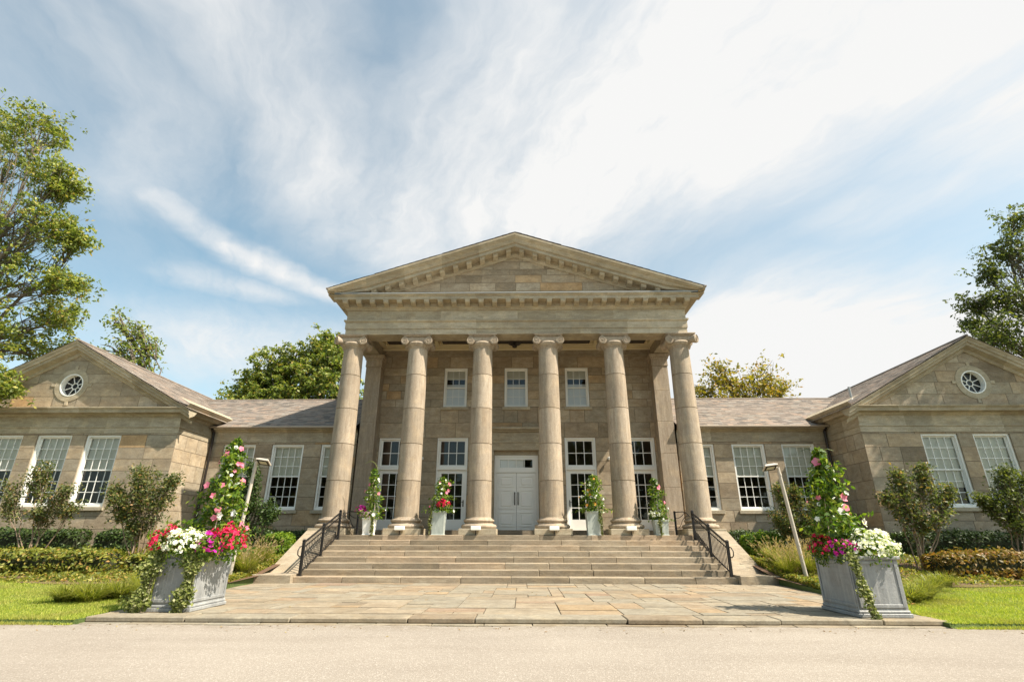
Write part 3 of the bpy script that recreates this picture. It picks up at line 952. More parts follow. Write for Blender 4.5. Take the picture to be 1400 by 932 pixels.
def make_french(at, handle_side):
    w = 1.42
    mb = MB()
    T = 0.07
    y0, y1 = 0.05, 0.30
    z1, zt = 4.05, 2.60
    mb.box(-w / 2, -w / 2 + T, y0, y1, 0, z1); mb.box(w / 2 - T, w / 2, y0, y1, 0, z1)
    mb.box(-w / 2 + T, w / 2 - T, y0, y1, z1 - T, z1); mb.box(-w / 2 + T, w / 2 - T, y0, y1, zt, zt + 0.14)
    fr = mb.build('french_door', M['white'], HALL, at, world=False)
    x0, x1 = -w / 2 + T, w / 2 - T
    mb = MB(); lattice(mb, x0, x1, zt + 0.14, z1 - T, 3, 2, 0.15, 0.20, 0.08, 0.03); mb.build('transom', M['white'], fr, at, world=False)
    mb = MB()
    rail = 0.16
    lattice(mb, x0 + 0.004, x1 - 0.004, 0.30, zt - 0.003, 3, 4, 0.15, 0.20, rail, 0.03)
    mb.box(x0 + 0.004, x1 - 0.004, 0.15, 0.20, 0.02, 0.30)
    mb.build('door_leaf', M['white'], fr, at, world=False)
    pane_mb(x0 + 0.05, x1 - 0.05, 0.35, zt - 0.05, 0.18).build('pane', M['glass'], fr, at, world=False)
    pane_mb(x0 + 0.05, x1 - 0.05, zt + 0.18, z1 - T - 0.04, 0.18).build('pane', M['glass'], fr, at, world=False)
    mb = MB()
    hx = handle_side * (x1 - 0.08)
    mb.box(hx - 0.02, hx + 0.02, 0.135, 0.15, 1.0, 1.28)
    mb.tube([(hx, 0.135, 1.2), (hx, 0.09, 1.2), (hx - handle_side * 0.1, 0.09, 1.2)], 0.012, 6)
    mb.build('handle', M['bronze'], fr, at, world=False)
    return fr
fd = make_french((FD[0][0], 23.8, 1.53), 1)
copy_tree(fd, (FD[1][0], 23.8, 1.53), HALL)
fdr = make_french((FD[2][0], 23.8, 1.53), -1)
copy_tree(fdr, (FD[3][0], 23.8, 1.53), HALL)

# ---- antae (pilasters where the side beams meet the wall)
for s in (-1, 1):
    mb = MB()
    x0, x1 = (6.45, 7.18) if s > 0 else (-7.18, -6.45)
    zs = [1.75, 3.3, 4.75, 6.2, 7.65, 8.85]
    for a, b in zip(zs[:-1], zs[1:]):
        mb.box(x0, x1, 23.2, 23.79, a + 0.006, b - 0.006, 0.25 if s < 0 else rng.uniform(0.3, 0.7), bev=0.008)
    mb.box(x0 + 0.01, x1 - 0.01, 23.21, 23.79, 1.6, 8.9, 0.0)
    mb.box(x0 - 0.10, x1 + 0.10, 23.08, 23.79, 1.33, 1.55, 0.5, 0.01)
    mb.box(x0 - 0.06, x1 + 0.06, 23.12, 23.79, 1.55, 1.66, 0.5, 0.02)
    mb.box(x0 - 0.03, x1 + 0.03, 23.16, 23.79, 1.66, 1.75, 0.5, 0.02)
    mb.box(x0 - 0.03, x1 + 0.03, 23.17, 23.79, 8.86, 8.93, 0.5, 0.01)
    mb.box(x0 - 0.02, x1 + 0.02, 23.18, 23.79, 8.93, 9.2, 0.5)
    mb.box(x0 - 0.07, x1 + 0.07, 23.13, 23.79, 9.2, 9.3, 0.5, 0.02)
    mb.box(x0 - 0.11, x1 + 0.11, 23.09, 23.79, 9.3, 9.46, 0.6, 0.02)
    mb.build('pilaster', M['column'], HALL)

# ---- columns
CX = [-7.10, -4.26, -1.42, 1.42, 4.26, 7.10]
CY = 21.0
def column(x, corner=0):
    at = (x, CY, 0)
    tones = []
    prof = []
    def rad(z):
        t = (z - 1.95) / (8.9 - 1.95)
        return 0.472 - 0.062 * t ** 1.35
    zs = [1.95, 3.33, 4.78, 6.23, 7.68, 8.90]
    rl = random.Random(int(x * 10) + 99)
    for a, b in zip(zs[:-1], zs[1:]):
        tn = rl.random()
        n = 4
        for i in range(n + 1):
            z = a + (b - a) * i / n
            if i == 0 and a > 2: z += 0.014
            if i == n and b < 8.8: z -= 0.014
            prof.append((rad(z), z)); tones.append(tn)
        if b < 8.8:
            prof.append((rad(b) - 0.022, b - 0.010)); tones.append(0)
            prof.append((rad(b) - 0.022, b + 0.010)); tones.append(0)
    mb = MB()
    mb.lathe(prof, (0, 0, 0), 64, tone=tones[:-1])
    sh = mb.build('column', M['column'], HALL, at, smooth=40, world=False)
    # attic base
    mb = MB(0.6)
    bp = [(0.60, 1.56)]
    for i in range(9):
        a = -math.pi / 2 + math.pi * i / 8
        bp.append((0.60 + 0.085 * math.cos(a), 1.56 + 0.08 + 0.08 * math.sin(a)))
    bp += [(0.60, 1.725), (0.565, 1.73), (0.545, 1.755), (0.55, 1.785), (0.575, 1.80)]
    for i in range(7):
        a = -math.pi / 2 + math.pi * i / 6
        bp.append((0.545 + 0.05 * math.cos(a), 1.80 + 0.05 + 0.05 * math.sin(a)))
    bp += [(0.52, 1.905), (0.515, 1.93), (0.49, 1.94), (0.472, 1.965)]
    mb.lathe(bp, (0, 0, 0), 64)
    mb.build('base', M['column'], sh, at, smooth=40, world=False)
    mb = MB(0.55)
    mb.box(-0.71, 0.71, -0.71, 0.71, 1.335, 1.56, 0.55, 0.012)
    mb.build('plinth', M['trim'], sh, at, world=False)
    # ionic capital
    mb = MB(0.7)
    mb.lathe([(0.405, 8.86), (0.43, 8.87), (0.44, 8.89), (0.43, 8.91), (0.415, 8.915), (0.46, 8.96), (0.51, 9.02), (0.53, 9.08), (0.5, 9.14)], (0, 0, 0), 48)
    mb.box(-0.50, 0.50, -0.44, 0.44, 9.12, 9.36, 0.7, 0.02)
    mb.box(-0.46, 0.46, -0.455, 0.455, 9.15, 9.30, 0.6, 0.012)
    def scroll(cx, cz, yend, hand, rot=0.0, org=(0, 0)):
        ca, sa = math.cos(rot), math.sin(rot)
        def T(p): return (org[0] + p[0] * ca - p[1] * sa, org[1] + p[0] * sa + p[1] * ca, p[2])
        pts, rr = [], []
        for i in range(49):
            th = i / 48 * 2.6 * 2 * math.pi
            r = 0.172 * math.exp(-th * 0.105)
            ang = math.pi / 2 - hand * th
            pts.append(T((cx + r * math.cos(ang), yend, cz + r * math.sin(ang))))
            rr.append(0.020 * (1 - 0.55 * i / 48))
        mb.tube(pts, rr, 6)
        mb.tube([T((cx, yend + 0.03, cz)), T((cx, yend - 0.025, cz))], 0.03, 10)
    for sx in (-1, 1):
        cx, cz = sx * 0.50, 9.175
        diag = (corner == sx)
        prof2 = [(-0.48, 0.175), (-0.44, 0.185), (-0.36, 0.165), (-0.2, 0.13), (-0.03, 0.12), (0, 0.135), (0.03, 0.12), (0.2, 0.13), (0.36, 0.165), (0.44, 0.185), (0.48, 0.175)]
        if not diag:
            mb.tube([(cx, y, cz) for y, r in prof2], [r for y, r in prof2], 20)
            scroll(cx, cz, -0.485, sx)
        else:
            mb.tube([(cx, y, cz) for y, r in prof2[4:]], [r for y, r in prof2[4:]], 20)
            org = (sx * 0.47, -0.40)
            rot = sx * math.pi / 4
            d = Vector((math.sin(rot), -math.cos(rot)))
            p = [(org[0] + d.x * t, org[1] + d.y * t, cz) for t in (-0.45, 0.0, 0.10, 0.16, 0.22)]
            mb.tube(p, [0.12, 0.13, 0.165, 0.185, 0.175], 20)
            scroll(0, cz, -0.225, sx, rot, org)
    e = 0.63
    mb.box(-0.58, 0.58, -0.50, 0.50, 9.36, 9.41, 0.6, 0.01)
    mb.box(-0.62, 0.62, -0.54, 0.54, 9.41, 9.472, 0.7, 0.012)
    mb.build('capital', M['column'], sh, at, smooth=40, world=False)
    return sh
for i, x in enumerate(CX):
    column(x, -1 if i == 0 else (1 if i == 5 else 0))

# ---- entablature
PATH = [(-7.42, 36), (-7.42, 20.56), (7.42, 20.56), (7.42, 36)]
rng = random.Random(8)
mb = MB()
mb.sweep(PATH, [(0, 9.474), (0, 9.72), (0.03, 9.725), (0.03, 10.02), (0.07, 10.05), (0.09, 10.075), (0.09, 10.14), (0.0, 10.16)], seglen=2.84, rng=rng)
mb.sweep(PATH, [(0.0, 10.16), (0.0, 10.58)], seglen=1.5, rng=rng)
mb.build('entablature', M['trim'], HALL)
mb = MB(0.25)      # soffit and inner face of the beam that the columns carry
mb.sweep([(-7.42, 23.79), (-7.42, 20.56), (7.42, 20.56), (7.42, 23.79)], [(-0.001, 9.475), (-0.84, 9.475), (-0.84, 10.2)], tone=0.3)
mb.build('beam', M['trim'], HALL)
def zc(o_z): return o_z
mb = MB()
CORN = [(0.0, 10.58), (0.05, 10.60), (0.07, 10.66), (0.13, 10.72), (0.13, 10.92), (0.50, 10.925), (0.50, 11.06), (0.53, 11.08), (0.57, 11.13), (0.57, 11.165), (-0.05, 11.22)]
mb.sweep(PATH, CORN, seglen=1.9, rng=rng)
cornice = mb.build('cornice', M['trim'], HALL)
m0 = None
def modillion(parent, loc, slope=0.0):
    mb = MB(0.55)
    # bracket: taller at the wall, with a curled foot
    w = 0.105
    prof = [(-0.13, 0.0), (-0.48, 0.0), (-0.48, -0.10), (-0.42, -0.155), (-0.30, -0.165), (-0.20, -0.20), (-0.13, -0.20)]
    pts = prof
    n = len(pts)
    vs_ = [(-w, y, z - slope * w) for y, z in pts] + [(w, y, z + slope * w) for y, z in pts]
    fs = [tuple(range(n)), tuple(range(n, 2 * n))[::-1]] + [(k, (k + 1) % n, n + (k + 1) % n, n + k) for k in range(n)]
    mb.mesh(vs_, fs)
    w2 = w + 0.018
    mb.mesh([(sx * w2, y, z + slope * sx * w2) for sx in (-1, 1) for y in (-0.13, -0.495) for z in (-0.03, 0.002)],
            [(0, 1, 3, 2), (4, 6, 7, 5), (0, 4, 5, 1), (2, 3, 7, 6), (0, 2, 6, 4), (1, 5, 7, 3)])
    return mb.build('modillion', M['trim'], parent, loc, world=False)
def mod_copy(src, loc, parent):
    c = src.copy()
    return link(c, parent, loc)
SP = 0.594
for k in range(13):
    for s in (-1, 1):
        loc = (s * (SP / 2 + SP * k), 20.56, 10.92)
        m0 = modillion(cornice, loc) if m0 is None else mod_copy(m0, loc, cornice)
# ---- raking cornice, tympanum
SL = (14.07 - 11.33) / 8.16
TYM_Y = 20.62
def ztop(x): return 14.07 - SL * abs(x)
mb = MB()
ashlar(mb, -7.5, 7.5, 11.19, 13.9, front(TYM_Y), rng, (), 0.36, 0.50, 0.7, 1.9, planes=[(SL, 1, 14.07 - 0.70), (-SL, 1, 14.07 - 0.70)])
mb.build('tympanum', M['ashlar'], HALL)
mb = MB()
RK = [(0.0, -0.80), (0.05, -0.80), (0.08, -0.74), (0.13, -0.70), (0.13, -0.53), (0.56, -0.53), (0.56, -0.37), (0.62, -0.37), (0.65, -0.33), (0.70, -0.22), (0.80, -0.13), (0.84, -0.07), (0.84, 0.0), (-0.2, 0.02)]
mb.rake([(-8.16, 11.33), (0, 14.07), (8.16, 11.33)], TYM_Y, RK, rng=rng, zmin=11.168)
for s in (-1, 1):   # mitred end of the crown moulding at the eaves
    x = s * 8.16
    mb.face([(x, TYM_Y - o, max(ztop(x) + h, 11.168)) for o, h in RK[7:]] + [(x, TYM_Y, 11.168)], 0.4)
    mb.box(min(7.6 * s, x), max(7.6 * s, x), 19.99, 20.7, 11.10, 11.166, 0.4)
rak = mb.build('raking_cornice', M['trim'], HALL)
mods = {}
for s in (-1, 1):
    first = None
    for k in range(12):
        x = s * (SP / 2 + SP * k)
        if abs(x) > 6.95: continue
        loc = (x, TYM_Y, ztop(x) - 0.53)
        first = modillion(rak, loc, -s * SL) if first is None else mod_copy(first, loc, rak)
for s in (-1, 1):   # side eaves crown + metal flashing on the cornice shelf
    mb = MB()
    p = [(s * 7.42, 36), (s * 7.42, 19.8)] if s < 0 else [(s * 7.42, 19.8), (s * 7.42, 36)]
    mb.sweep(p, [(0.45, 11.15), (0.57, 11.165), (0.62, 11.2), (0.70, 11.29), (0.745, 11.33), (0.2, 11.55)], tone=0.4)
    mb.build('eaves_moulding', M['trim'], HALL)
mb = MB()
mb.box(-7.9, 7.9, 19.97, 20.02, 11.168, 11.20); mb.box(-7.9, 7.9, 20.02, 20.6, 11.172, 11.196)
mb.build('flashing', M['zinc'], HALL)
# ---- slate roofs
def slates(mb, p0, pu, pv, nu, nv, rng, clip=None):
    """p0 lower-left corner, pu along the eaves, pv up the slope"""
    p0, pu, pv = Vector(p0), Vector(pu), Vector(pv)
    nn = pu.cross(pv).normalized()
    if nn.z < 0: nn = -nn
    for j in range(nv):
        off = rng.random()
        i = -1
        u = -off / nu
        while u < 1:
            w = rng.uniform(0.7, 1.4) / nu
            a, b = max(u, 0), min(u + w, 1)
            u += w
            if b - a < 0.002: continue
            v0, v1 = j / nv, min(1.0, (j + 1.25) / nv)
            t = 0.014 + rng.uniform(0, 0.008)
            q = [p0 + pu * a + pv * v0 + nn * t, p0 + pu * b + pv * v0 + nn * t, p0 + pu * b + pv * v1 + nn * 0.002, p0 + pu * a + pv * v1 + nn * 0.002]
            if clip and not clip((q[0] + q[2]) / 2): continue
            e0, e1 = p0 + pu * a + pv * v0, p0 + pu * b + pv * v0
            tone = rng.random()
            mb.face(q, tone)
            mb.face([e0, e1, q[1], q[0]], tone * 0.6)
rng = random.Random(21)
mb = MB()
for s in (-1, 1):
    a = [(s * 8.2, 19.77, 11.30), (s * 8.2, 36, 11.30), (0, 36, 14.07), (0, 19.77, 14.07)]
    mb.face([(x, y, z + 0.03) for x, y, z in a], 0.4)
    slates(mb, (s * 8.22, 19.77, 11.33), (0, 16.2, 0), (-s * 8.22, 0, 2.79), 45, 28, rng)
    mb.box(s * 8.22, s * 8.10, 19.76, 36, 11.31, 11.36, 0.5)
mb.build('roof', M['slate'], HALL)
# ---- portico ceiling with coffers
mb = MB()
zcl = 9.98
mb.box(-6.6, 6.6, 21.38, 23.79, zcl + 0.18, zcl + 0.22)
xs_ = [-6.58 + 13.16 * i / 5 for i in range(6)]
for x in xs_: mb.box(x - 0.22, x + 0.22, 21.39, 23.74, zcl - 0.02, zcl + 0.18)
for i in range(5):
    a, b = xs_[i] + 0.22, xs_[i + 1] - 0.22
    mb.box(a, b, 21.39, 21.75, zcl - 0.02, zcl + 0.18); mb.box(a, b, 23.36, 23.74, zcl - 0.02, zcl + 0.18)
    mb.box(a, b, 23.28, 23.36, zcl + 0.06, zcl + 0.18); mb.box(a, b, 21.75, 21.83, zcl + 0.06, zcl + 0.18)
mb.box(-6.6, 6.6, 23.66, 23.74, zcl - 0.12, zcl - 0.022, bev=0.02)
ceil = mb.build('ceiling', M['cream'], HALL)
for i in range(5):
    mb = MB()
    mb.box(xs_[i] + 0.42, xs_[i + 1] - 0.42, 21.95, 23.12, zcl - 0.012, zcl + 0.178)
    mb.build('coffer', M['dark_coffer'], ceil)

# ---- wings
for s in (-1, 1):
    rng = random.Random(30 + s)
    mb = MB()
    hs = [(s * x - 0.73, s * x + 0.73, SILL, HEAD) for x in WING_W]
    a, b = (7.3, 14.05) if s > 0 else (-14.05, -7.3)
    ashlar(mb, a, b, 0.2, 5.30, front(wing_y), rng, hs, 0.5, 0.72, 0.55, 1.5, reveal=0.32)
    ashlar(mb, 23.4, 23.8, 0.2, 5.3, side(7.3 * s, -s), rng, (), 0.5, 0.72)
    mb.build('wing_wall', M['ashlar'], HALL)
    mb = MB()
    mb.sweep([(a, wing_y), (b, wing_y)], [(0.0, 5.30), (0.03, 5.305), (0.03, 5.36), (0.012, 5.37), (0.012, 5.74), (0.08, 5.78), (0.14, 5.84), (0.30, 5.85), (0.30, 5.91), (0.0, 5.92)], seglen=1.7, rng=rng)
    mb.build('wing_frieze', M['trim'], HALL)
    mb = MB()
    mb.box(a, b, 22.99, 23.12, 5.90, 5.985, bev=0.012)
    mb.build('gutter', M['copper'], HALL)
    mb = MB()
    slope = 0.5
    y0, z0 = 23.02, 5.97
    ridge = 28.0
    zr = z0 + (ridge - y0) * slope
    mb.face([(a, y0, z0), (b, y0, z0), (b, ridge, zr), (a, ridge, zr)], 0.4)
    mb.face([(a, ridge, zr), (b, ridge, zr), (b, 33, z0), (a, 33, z0)], 0.4)
    # runs on until it dies into the pavilion roof
    ext = 5.2
    aa, bb = (7.3, 14.05 + ext) if s > 0 else (-14.05 - ext, -7.3)
    def on_wing(p, s=s):
        x = abs(p.x)
        zp = 6.31 + (x - 13.77) * 0.5434     # pavilion roof height here
        return x < 13.9 or p.z > zp - 0.02
    slates(mb, (aa, y0, z0), (bb - aa, 0, 0), (0, ridge - y0, zr - z0), int((bb - aa) / 0.30), 27, rng, on_wing)
    mb.tube([(aa, ridge, zr + 0.02), (bb, ridge, zr + 0.02)], 0.05, 6, tone=0.6)
    mb.box(a, b, 32.9, 33, 0, 6.0, 0.4)
    mb.build('wing_roof', M['slate'], HALL)
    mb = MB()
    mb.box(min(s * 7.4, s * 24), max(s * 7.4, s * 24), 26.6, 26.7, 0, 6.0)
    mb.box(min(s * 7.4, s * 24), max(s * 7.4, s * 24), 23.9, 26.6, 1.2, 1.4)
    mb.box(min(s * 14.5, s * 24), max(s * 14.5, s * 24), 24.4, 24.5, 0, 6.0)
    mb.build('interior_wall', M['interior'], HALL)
    # downpipe in the corner with the pavilion
    mb = MB()
    mb.tube([(s * 13.93, 23.05, 5.9), (s * 13.93, 23.28, 5.75), (s * 13.93, 23.28, 0.6)], 0.055, 8)
    mb.build('downpipe', M['bronze'], HALL)

# ---- pavilions
PC, PHW = 19.2, 5.13
for s in (-1, 1):
    rng = random.Random(50 + s)
    c = s * PC
    xin, xout = s * (PC - PHW), s * (PC + PHW)
    xa, xb = min(xin, xout), max(xin, xout)
    mb = MB()
    hs = [(s * x - 0.73, s * x + 0.73, SILL, HEAD) for x in PAV_W]
    ashlar(mb, xa, xb, 0.2, 5.27, front(pav_y), rng, hs, 0.46, 0.68, 0.55, 1.6, reveal=0.32)
    ashlar(mb, 21.0, 23.5, 0.2, 5.27, side(xin, -s), rng, (), 0.46, 0.68, 0.55, 1.3)
    ashlar(mb, 21.0, 33, 0.2, 5.27, side(xout, s), rng)
    mb.box(xa, xb, 32.9, 33, 0, 9.0, 0.4)
    mb.build('pavilion_wall', M['ashlar'], HALL)
    pth = [(xa, 33), (xa, 21.0), (xb, 21.0), (xb, 33)]
    mb = MB()
    mb.sweep(pth, [(0.0, 5.27), (0.02, 5.275), (0.02, 5.50), (0.05, 5.52), (0.05, 5.56), (0.005, 5.575), (0.005, 5.96), (0.04, 5.98), (0.10, 6.06)], seglen=1.5, rng=rng)
    mb.build('pavilion_frieze', M['trim'], HALL)
    mb = MB()
    mb.sweep(pth, [(0.10, 6.06), (0.10, 6.08), (0.33, 6.09), (0.35, 6.19), (0.42, 6.27), (0.42, 6.31), (-0.02, 6.36)], seglen=1.6, rng=rng)
    pcor = mb.build('pavilion_cornice', M['trim'], HALL)
    for xs_e, sg in ((xin, -s), (xout, s)):    # boxed side eave crown
        mb = MB()
        p = [(xs_e, 33), (xs_e, 20.58)] if sg < 0 else [(xs_e, 20.58), (xs_e, 33)]
        mb.sweep(p, [(0.35, 6.30), (0.43, 6.33), (0.50, 6.41), (0.53, 6.45), (0.0, 6.74)], tone=0.5)
        mb.build('pavilion_eaves', M['trim'], HALL)
    slp = (9.26 - 6.31) / 5.43
    mb = MB()
    ashlar(mb, xa, xb, 6.33, 9.0, front(21.0), rng, [(c - 0.5, c + 0.5, 6.86, 7.86)], 0.42, 0.6, 0.7, 1.8,
           planes=[(slp, 1, 9.26 - 0.42 + slp * c), (-slp, 1, 9.26 - 0.42 - slp * c)])
    mb.build('gable', M['ashlar'], HALL)
    mb = MB()
    RP = [(0.0, -0.56), (0.04, -0.56), (0.08, -0.50), (0.08, -0.42), (0.13, -0.40), (0.30, -0.34), (0.32, -0.24), (0.38, -0.20), (0.38, -0.14), (0.44, -0.05), (0.46, 0.0), (-0.2, 0.04)]
    ze = 9.26 - slp * 5.66
    mb.rake([(c - 5.66, ze), (c, 9.26), (c + 5.66, ze)], 21.0, RP, rng=rng)
    for q in (-1, 1):
        x = c + q * 5.66
        mb.face([(x, 21.0 - o, ze + h) for o, h in RP[5:]] + [(x, 21.0, ze - 0.2)], 0.4)
    mb.build('raking_cornice', M['trim'], HALL)
    # oval window
    oz, rx, rz = 7.36, 0.44, 0.44
    ring = MB(0.55)
    N = 40
    def circ(r, y): return [(c + r * math.cos(2 * math.pi * k / N), y, oz + r * math.sin(2 * math.pi * k / N)) for k in range(N)]
    A, B, C_, D = circ(0.50, 20.975), circ(0.72, 20.975), circ(0.72, 21.0), circ(0.50, 21.3)
    vs_ = A + B + C_ + D
    fs = []
    for k in range(N):
        k2 = (k + 1) % N
        fs += [(k, k2, N + k2, N + k), (N + k, N + k2, 2 * N + k2, 2 * N + k)]
    ring.mesh(vs_, fs)
    for ang in (0, 90, 180, 270):
        ca, sa = math.cos(R(ang)), math.sin(R(ang))
        for r0, r1, hw in ((0.70, 0.88, 0.07),):
            pts = []
            for rr, ww in ((r0, -hw * 0.8), (r1, -hw), (r1, hw), (r0, hw * 0.8)):
                pts.append((c + rr * ca - ww * sa, oz + rr * sa + ww * ca))
            ring.prism(pts, 'y', 20.97, 21.0, 0.6)
    rw = ring.build('round_window', M['trim'], HALL)
    lin = MB()
    A2, B2, E2 = circ(0.50, 20.965), circ(0.455, 20.965), circ(0.455, 21.22)
    D2 = circ(0.50, 21.24)
    lin.mesh(A2 + B2 + E2 + D2, [f for k in range(N) for k2 in [(k + 1) % N] for f in ((k, k2, N + k2, N + k), (N + k, N + k2, 2 * N + k2, 2 * N + k), (k, 3 * N + k, 3 * N + k2, k2))])
    lin.build('frame', M['white'], rw, smooth=30)
    mun = MB()
    for k in range(8):
        a = 2 * math.pi * (k + 0.5) / 8
        mun.tube([(c + 0.12 * math.cos(a), 21.17, oz + 0.12 * math.sin(a)), (c + 0.47 * math.cos(a), 21.17, oz + 0.47 * math.sin(a))], 0.02, 6)
    mun.tube([(c + 0.13 * math.cos(2 * math.pi * k / 20), 21.17, oz + 0.13 * math.sin(2 * math.pi * k / 20)) for k in range(21)], 0.022, 6)
    mun.build('glazing_bars', M['white'], rw, smooth=40)
    g = MB(); g.face(circ(0.47, 21.19)); g.build('pane', M['dull_glass'], rw)
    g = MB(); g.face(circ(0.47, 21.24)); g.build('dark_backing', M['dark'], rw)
    # roof
    mb = MB()
    for q in (-1, 1):
        x_e = c + q * 5.70
        zE = 9.26 - slp * 5.70
        mb.face([(x_e, 20.56, zE + 0.03), (x_e, 33, zE + 0.03), (c, 33, 9.29), (c, 20.56, 9.29)], 0.4)
        slates(mb, (x_e, 20.54, zE + 0.03), (0, 12.5, 0), (c - x_e, 0, 9.26 - zE), 40, 22, rng)
    mb.tube([(c, 20.54, 9.31), (c, 33, 9.31)], 0.05, 6, tone=0.4)
    mb.build('pavilion_roof', M['slate'], HALL)
    if s > 0:
        mb = MB()
        mb.tube([(15.05, 22.6, 6.9), (15.05, 22.6, 7.62)], 0.055, 10)
        mb.lathe([(0.11, 0), (0.06, 0.12)], (15.05, 22.6, 6.98), 12)
        mb.build('vent_pipe', M['zinc'], HALL)

# ================================================================== STAIRS
ST = thing('stone_staircase', (0, 16.8, 0), 'wide flight of worn sandstone steps with sloping cheek walls before the columns', 'staircase')
rng = random.Random(14)
RISE, TREAD = 0.17, 0.48
for k in range(8):
    y0 = 16.8 + TREAD * k
    z1 = -0.03 + RISE * (k + 1)
    y1 = y0 + (TREAD + 0.04 if k < 7 else 0.46)
    mb = MB()
    x = -6.655
    while x < 6.655:
        e = x + rng.uniform(1.3, 3.0)
        if 6.655 - e < 1.0: e = 6.655
        mb.box(x + 0.004, e - 0.004, y0 + rng.uniform(-0.008, 0.004), y1, z1 - RISE - 0.02, z1 + rng.uniform(-0.004, 0.003), rng.random(), bev=0.014)
        x = e
    mb.build('step', M['step'], ST)
for s in (-1, 1):
    mb = MB(0.62)
    x0, x1 = (6.665, 7.80) if s > 0 else (-7.80, -6.665)
    mb.prism([(16.58, -0.15), (16.58, 0.19), (16.60, 0.21), (17.44, 0.21), (17.46, 0.19), (17.46, -0.15)], 'x', x0 - 0.02, x1 + 0.02)
    mb.prism([(17.465, -0.15), (17.465, 0.19), (20.25, 1.48), (20.615, 1.48), (20.615, -0.15)], 'x', x0, x1)
    mb.build('cheek_wall', M['step'], ST)

# ================================================================== RAILINGS
def railing(s):
    X = 6.55 * s
    lab = 'black iron stair railing on the side of the %s pavilion, running down beside the steps' % ('shaded' if s > 0 else 'sunlit')
    rt = thing('stair_railing', (X, 18.5, 0.5), lab, 'railing', 'stair railings')
    ys = (17.02, 18.55, 20.08)
    def zs(y):          # tread level line
        return 0.14 + (y - 17.02) * (1.16 - 0.14) / (20.08 - 17.02)
    for i, y in enumerate(ys):
        mb = MB()
        zt = zs(y) + 1.0
        mb.box(X - 0.042, X + 0.042, y - 0.042, y + 0.042, zs(y) - 0.02, zt, bev=0.005)
        mb.box(X - 0.05, X + 0.05, y - 0.05, y + 0.05, zt, zt + 0.02, bev=0.005)
        mb.box(X - 0.035, X + 0.035, y - 0.035, y + 0.035, zt + 0.021, zt + 0.05, bev=0.012)
        mb.box(X - 0.07, X + 0.07, y - 0.07, y + 0.07, zs(y) - 0.022, zs(y) + 0.012)
        mb.build('post', M['iron'], rt)
    a, b = ys[0], ys[-1]
    for nm, h, r in (('top_rail', 0.95, 0.032), ('middle_rail', 0.80, 0.021), ('bottom_rail', 0.12, 0.023)):
        mb = MB()
        mb.tube([(X, a, zs(a) + h), (X, b, zs(b) + h)], r, 8)
        mb.build(nm, M['iron'], rt)
    for j in range(25):
        y = a + (b - a) * (j + 1) / 26
        if abs(y - ys[1]) < 0.05: continue
        mb = MB()
        mb.box(X - 0.010, X + 0.010, y - 0.010, y + 0.010, zs(y) + 0.12, zs(y) + 0.80)
        mb.build('baluster', M['iron'], rt)
    mb = MB()           # row of small rings under the handrail
    n = 20
    for j in range(n):
        y = a + (b - a) * (j + 0.5) / n
        mb.tube([(X, y + 0.045 * math.cos(2 * math.pi * k / 10), zs(y) + 0.875 + 0.06 * math.sin(2 * math.pi * k / 10)) for k in range(11)], 0.008, 5, cap=False)
    mb.build('ring_frieze', M['iron'], rt)
    mb = MB()           # curled handrail ends
    z = zs(a) + 0.95
    mb.tube([(X + 0.03 * s, a, z - 0.1), (X + 0.05 * s, a - 0.14, z - 0.12), (X + 0.06 * s, a - 0.24, z - 0.22), (X + 0.06 * s, a - 0.22, z - 0.34), (X + 0.05 * s, a - 0.1, z - 0.40), (X + 0.03 * s, a, z - 0.38)], 0.017, 8)
    mb.build('handrail_loop', M['iron'], rt, smooth=60)
    # short return guard on the landing
    lt = thing('landing_guard', (6.28 * s, 20.7, 1.34), 'short black iron guard beside the corner column base on the side of the %s pavilion' % ('shaded' if s > 0 else 'sunlit'), 'railing', 'landing guards')
    x2, y2 = 6.20 * s, 21.15
    mb = MB(); mb.box(x2 - 0.035, x2 + 0.035, y2 - 0.035, y2 + 0.035, 1.33, 2.22, bev=0.005); mb.build('post', M['iron'], lt)
    mb = MB()
    p0, p1 = Vector((X - 0.1 * s, 20.13, 0)), Vector((x2, y2, 0))
    def P(t, z): q = p0.lerp(p1, t); return (q.x, q.y, z)
    mb.tube([P(0, 1.98), P(0.15, 2.10), P(0.4, 2.17), P(1, 2.18)], 0.018, 8)
    mb.build('top_rail', M['iron'], lt, smooth=60)
    mb = MB()
    mb.tube([P(0, 1.62), P(0.3, 1.60), P(1, 1.60)], 0.014, 6)
    mb.build('bottom_rail', M['iron'], lt)
    mb = MB()
    mb.tube([P(0.12, 2.0), P(0.3, 1.98), P(0.5, 1.86), P(0.62, 1.7), P(0.8, 1.6)], 0.012, 6)
    mb.tube([P(0.3, 2.14), P(0.5, 2.02), P(0.75, 1.95), P(0.97, 1.96)], 0.012, 6)
    mb.build('scroll', M['iron'], lt, smooth=60)
railing(-1)
railing(1)

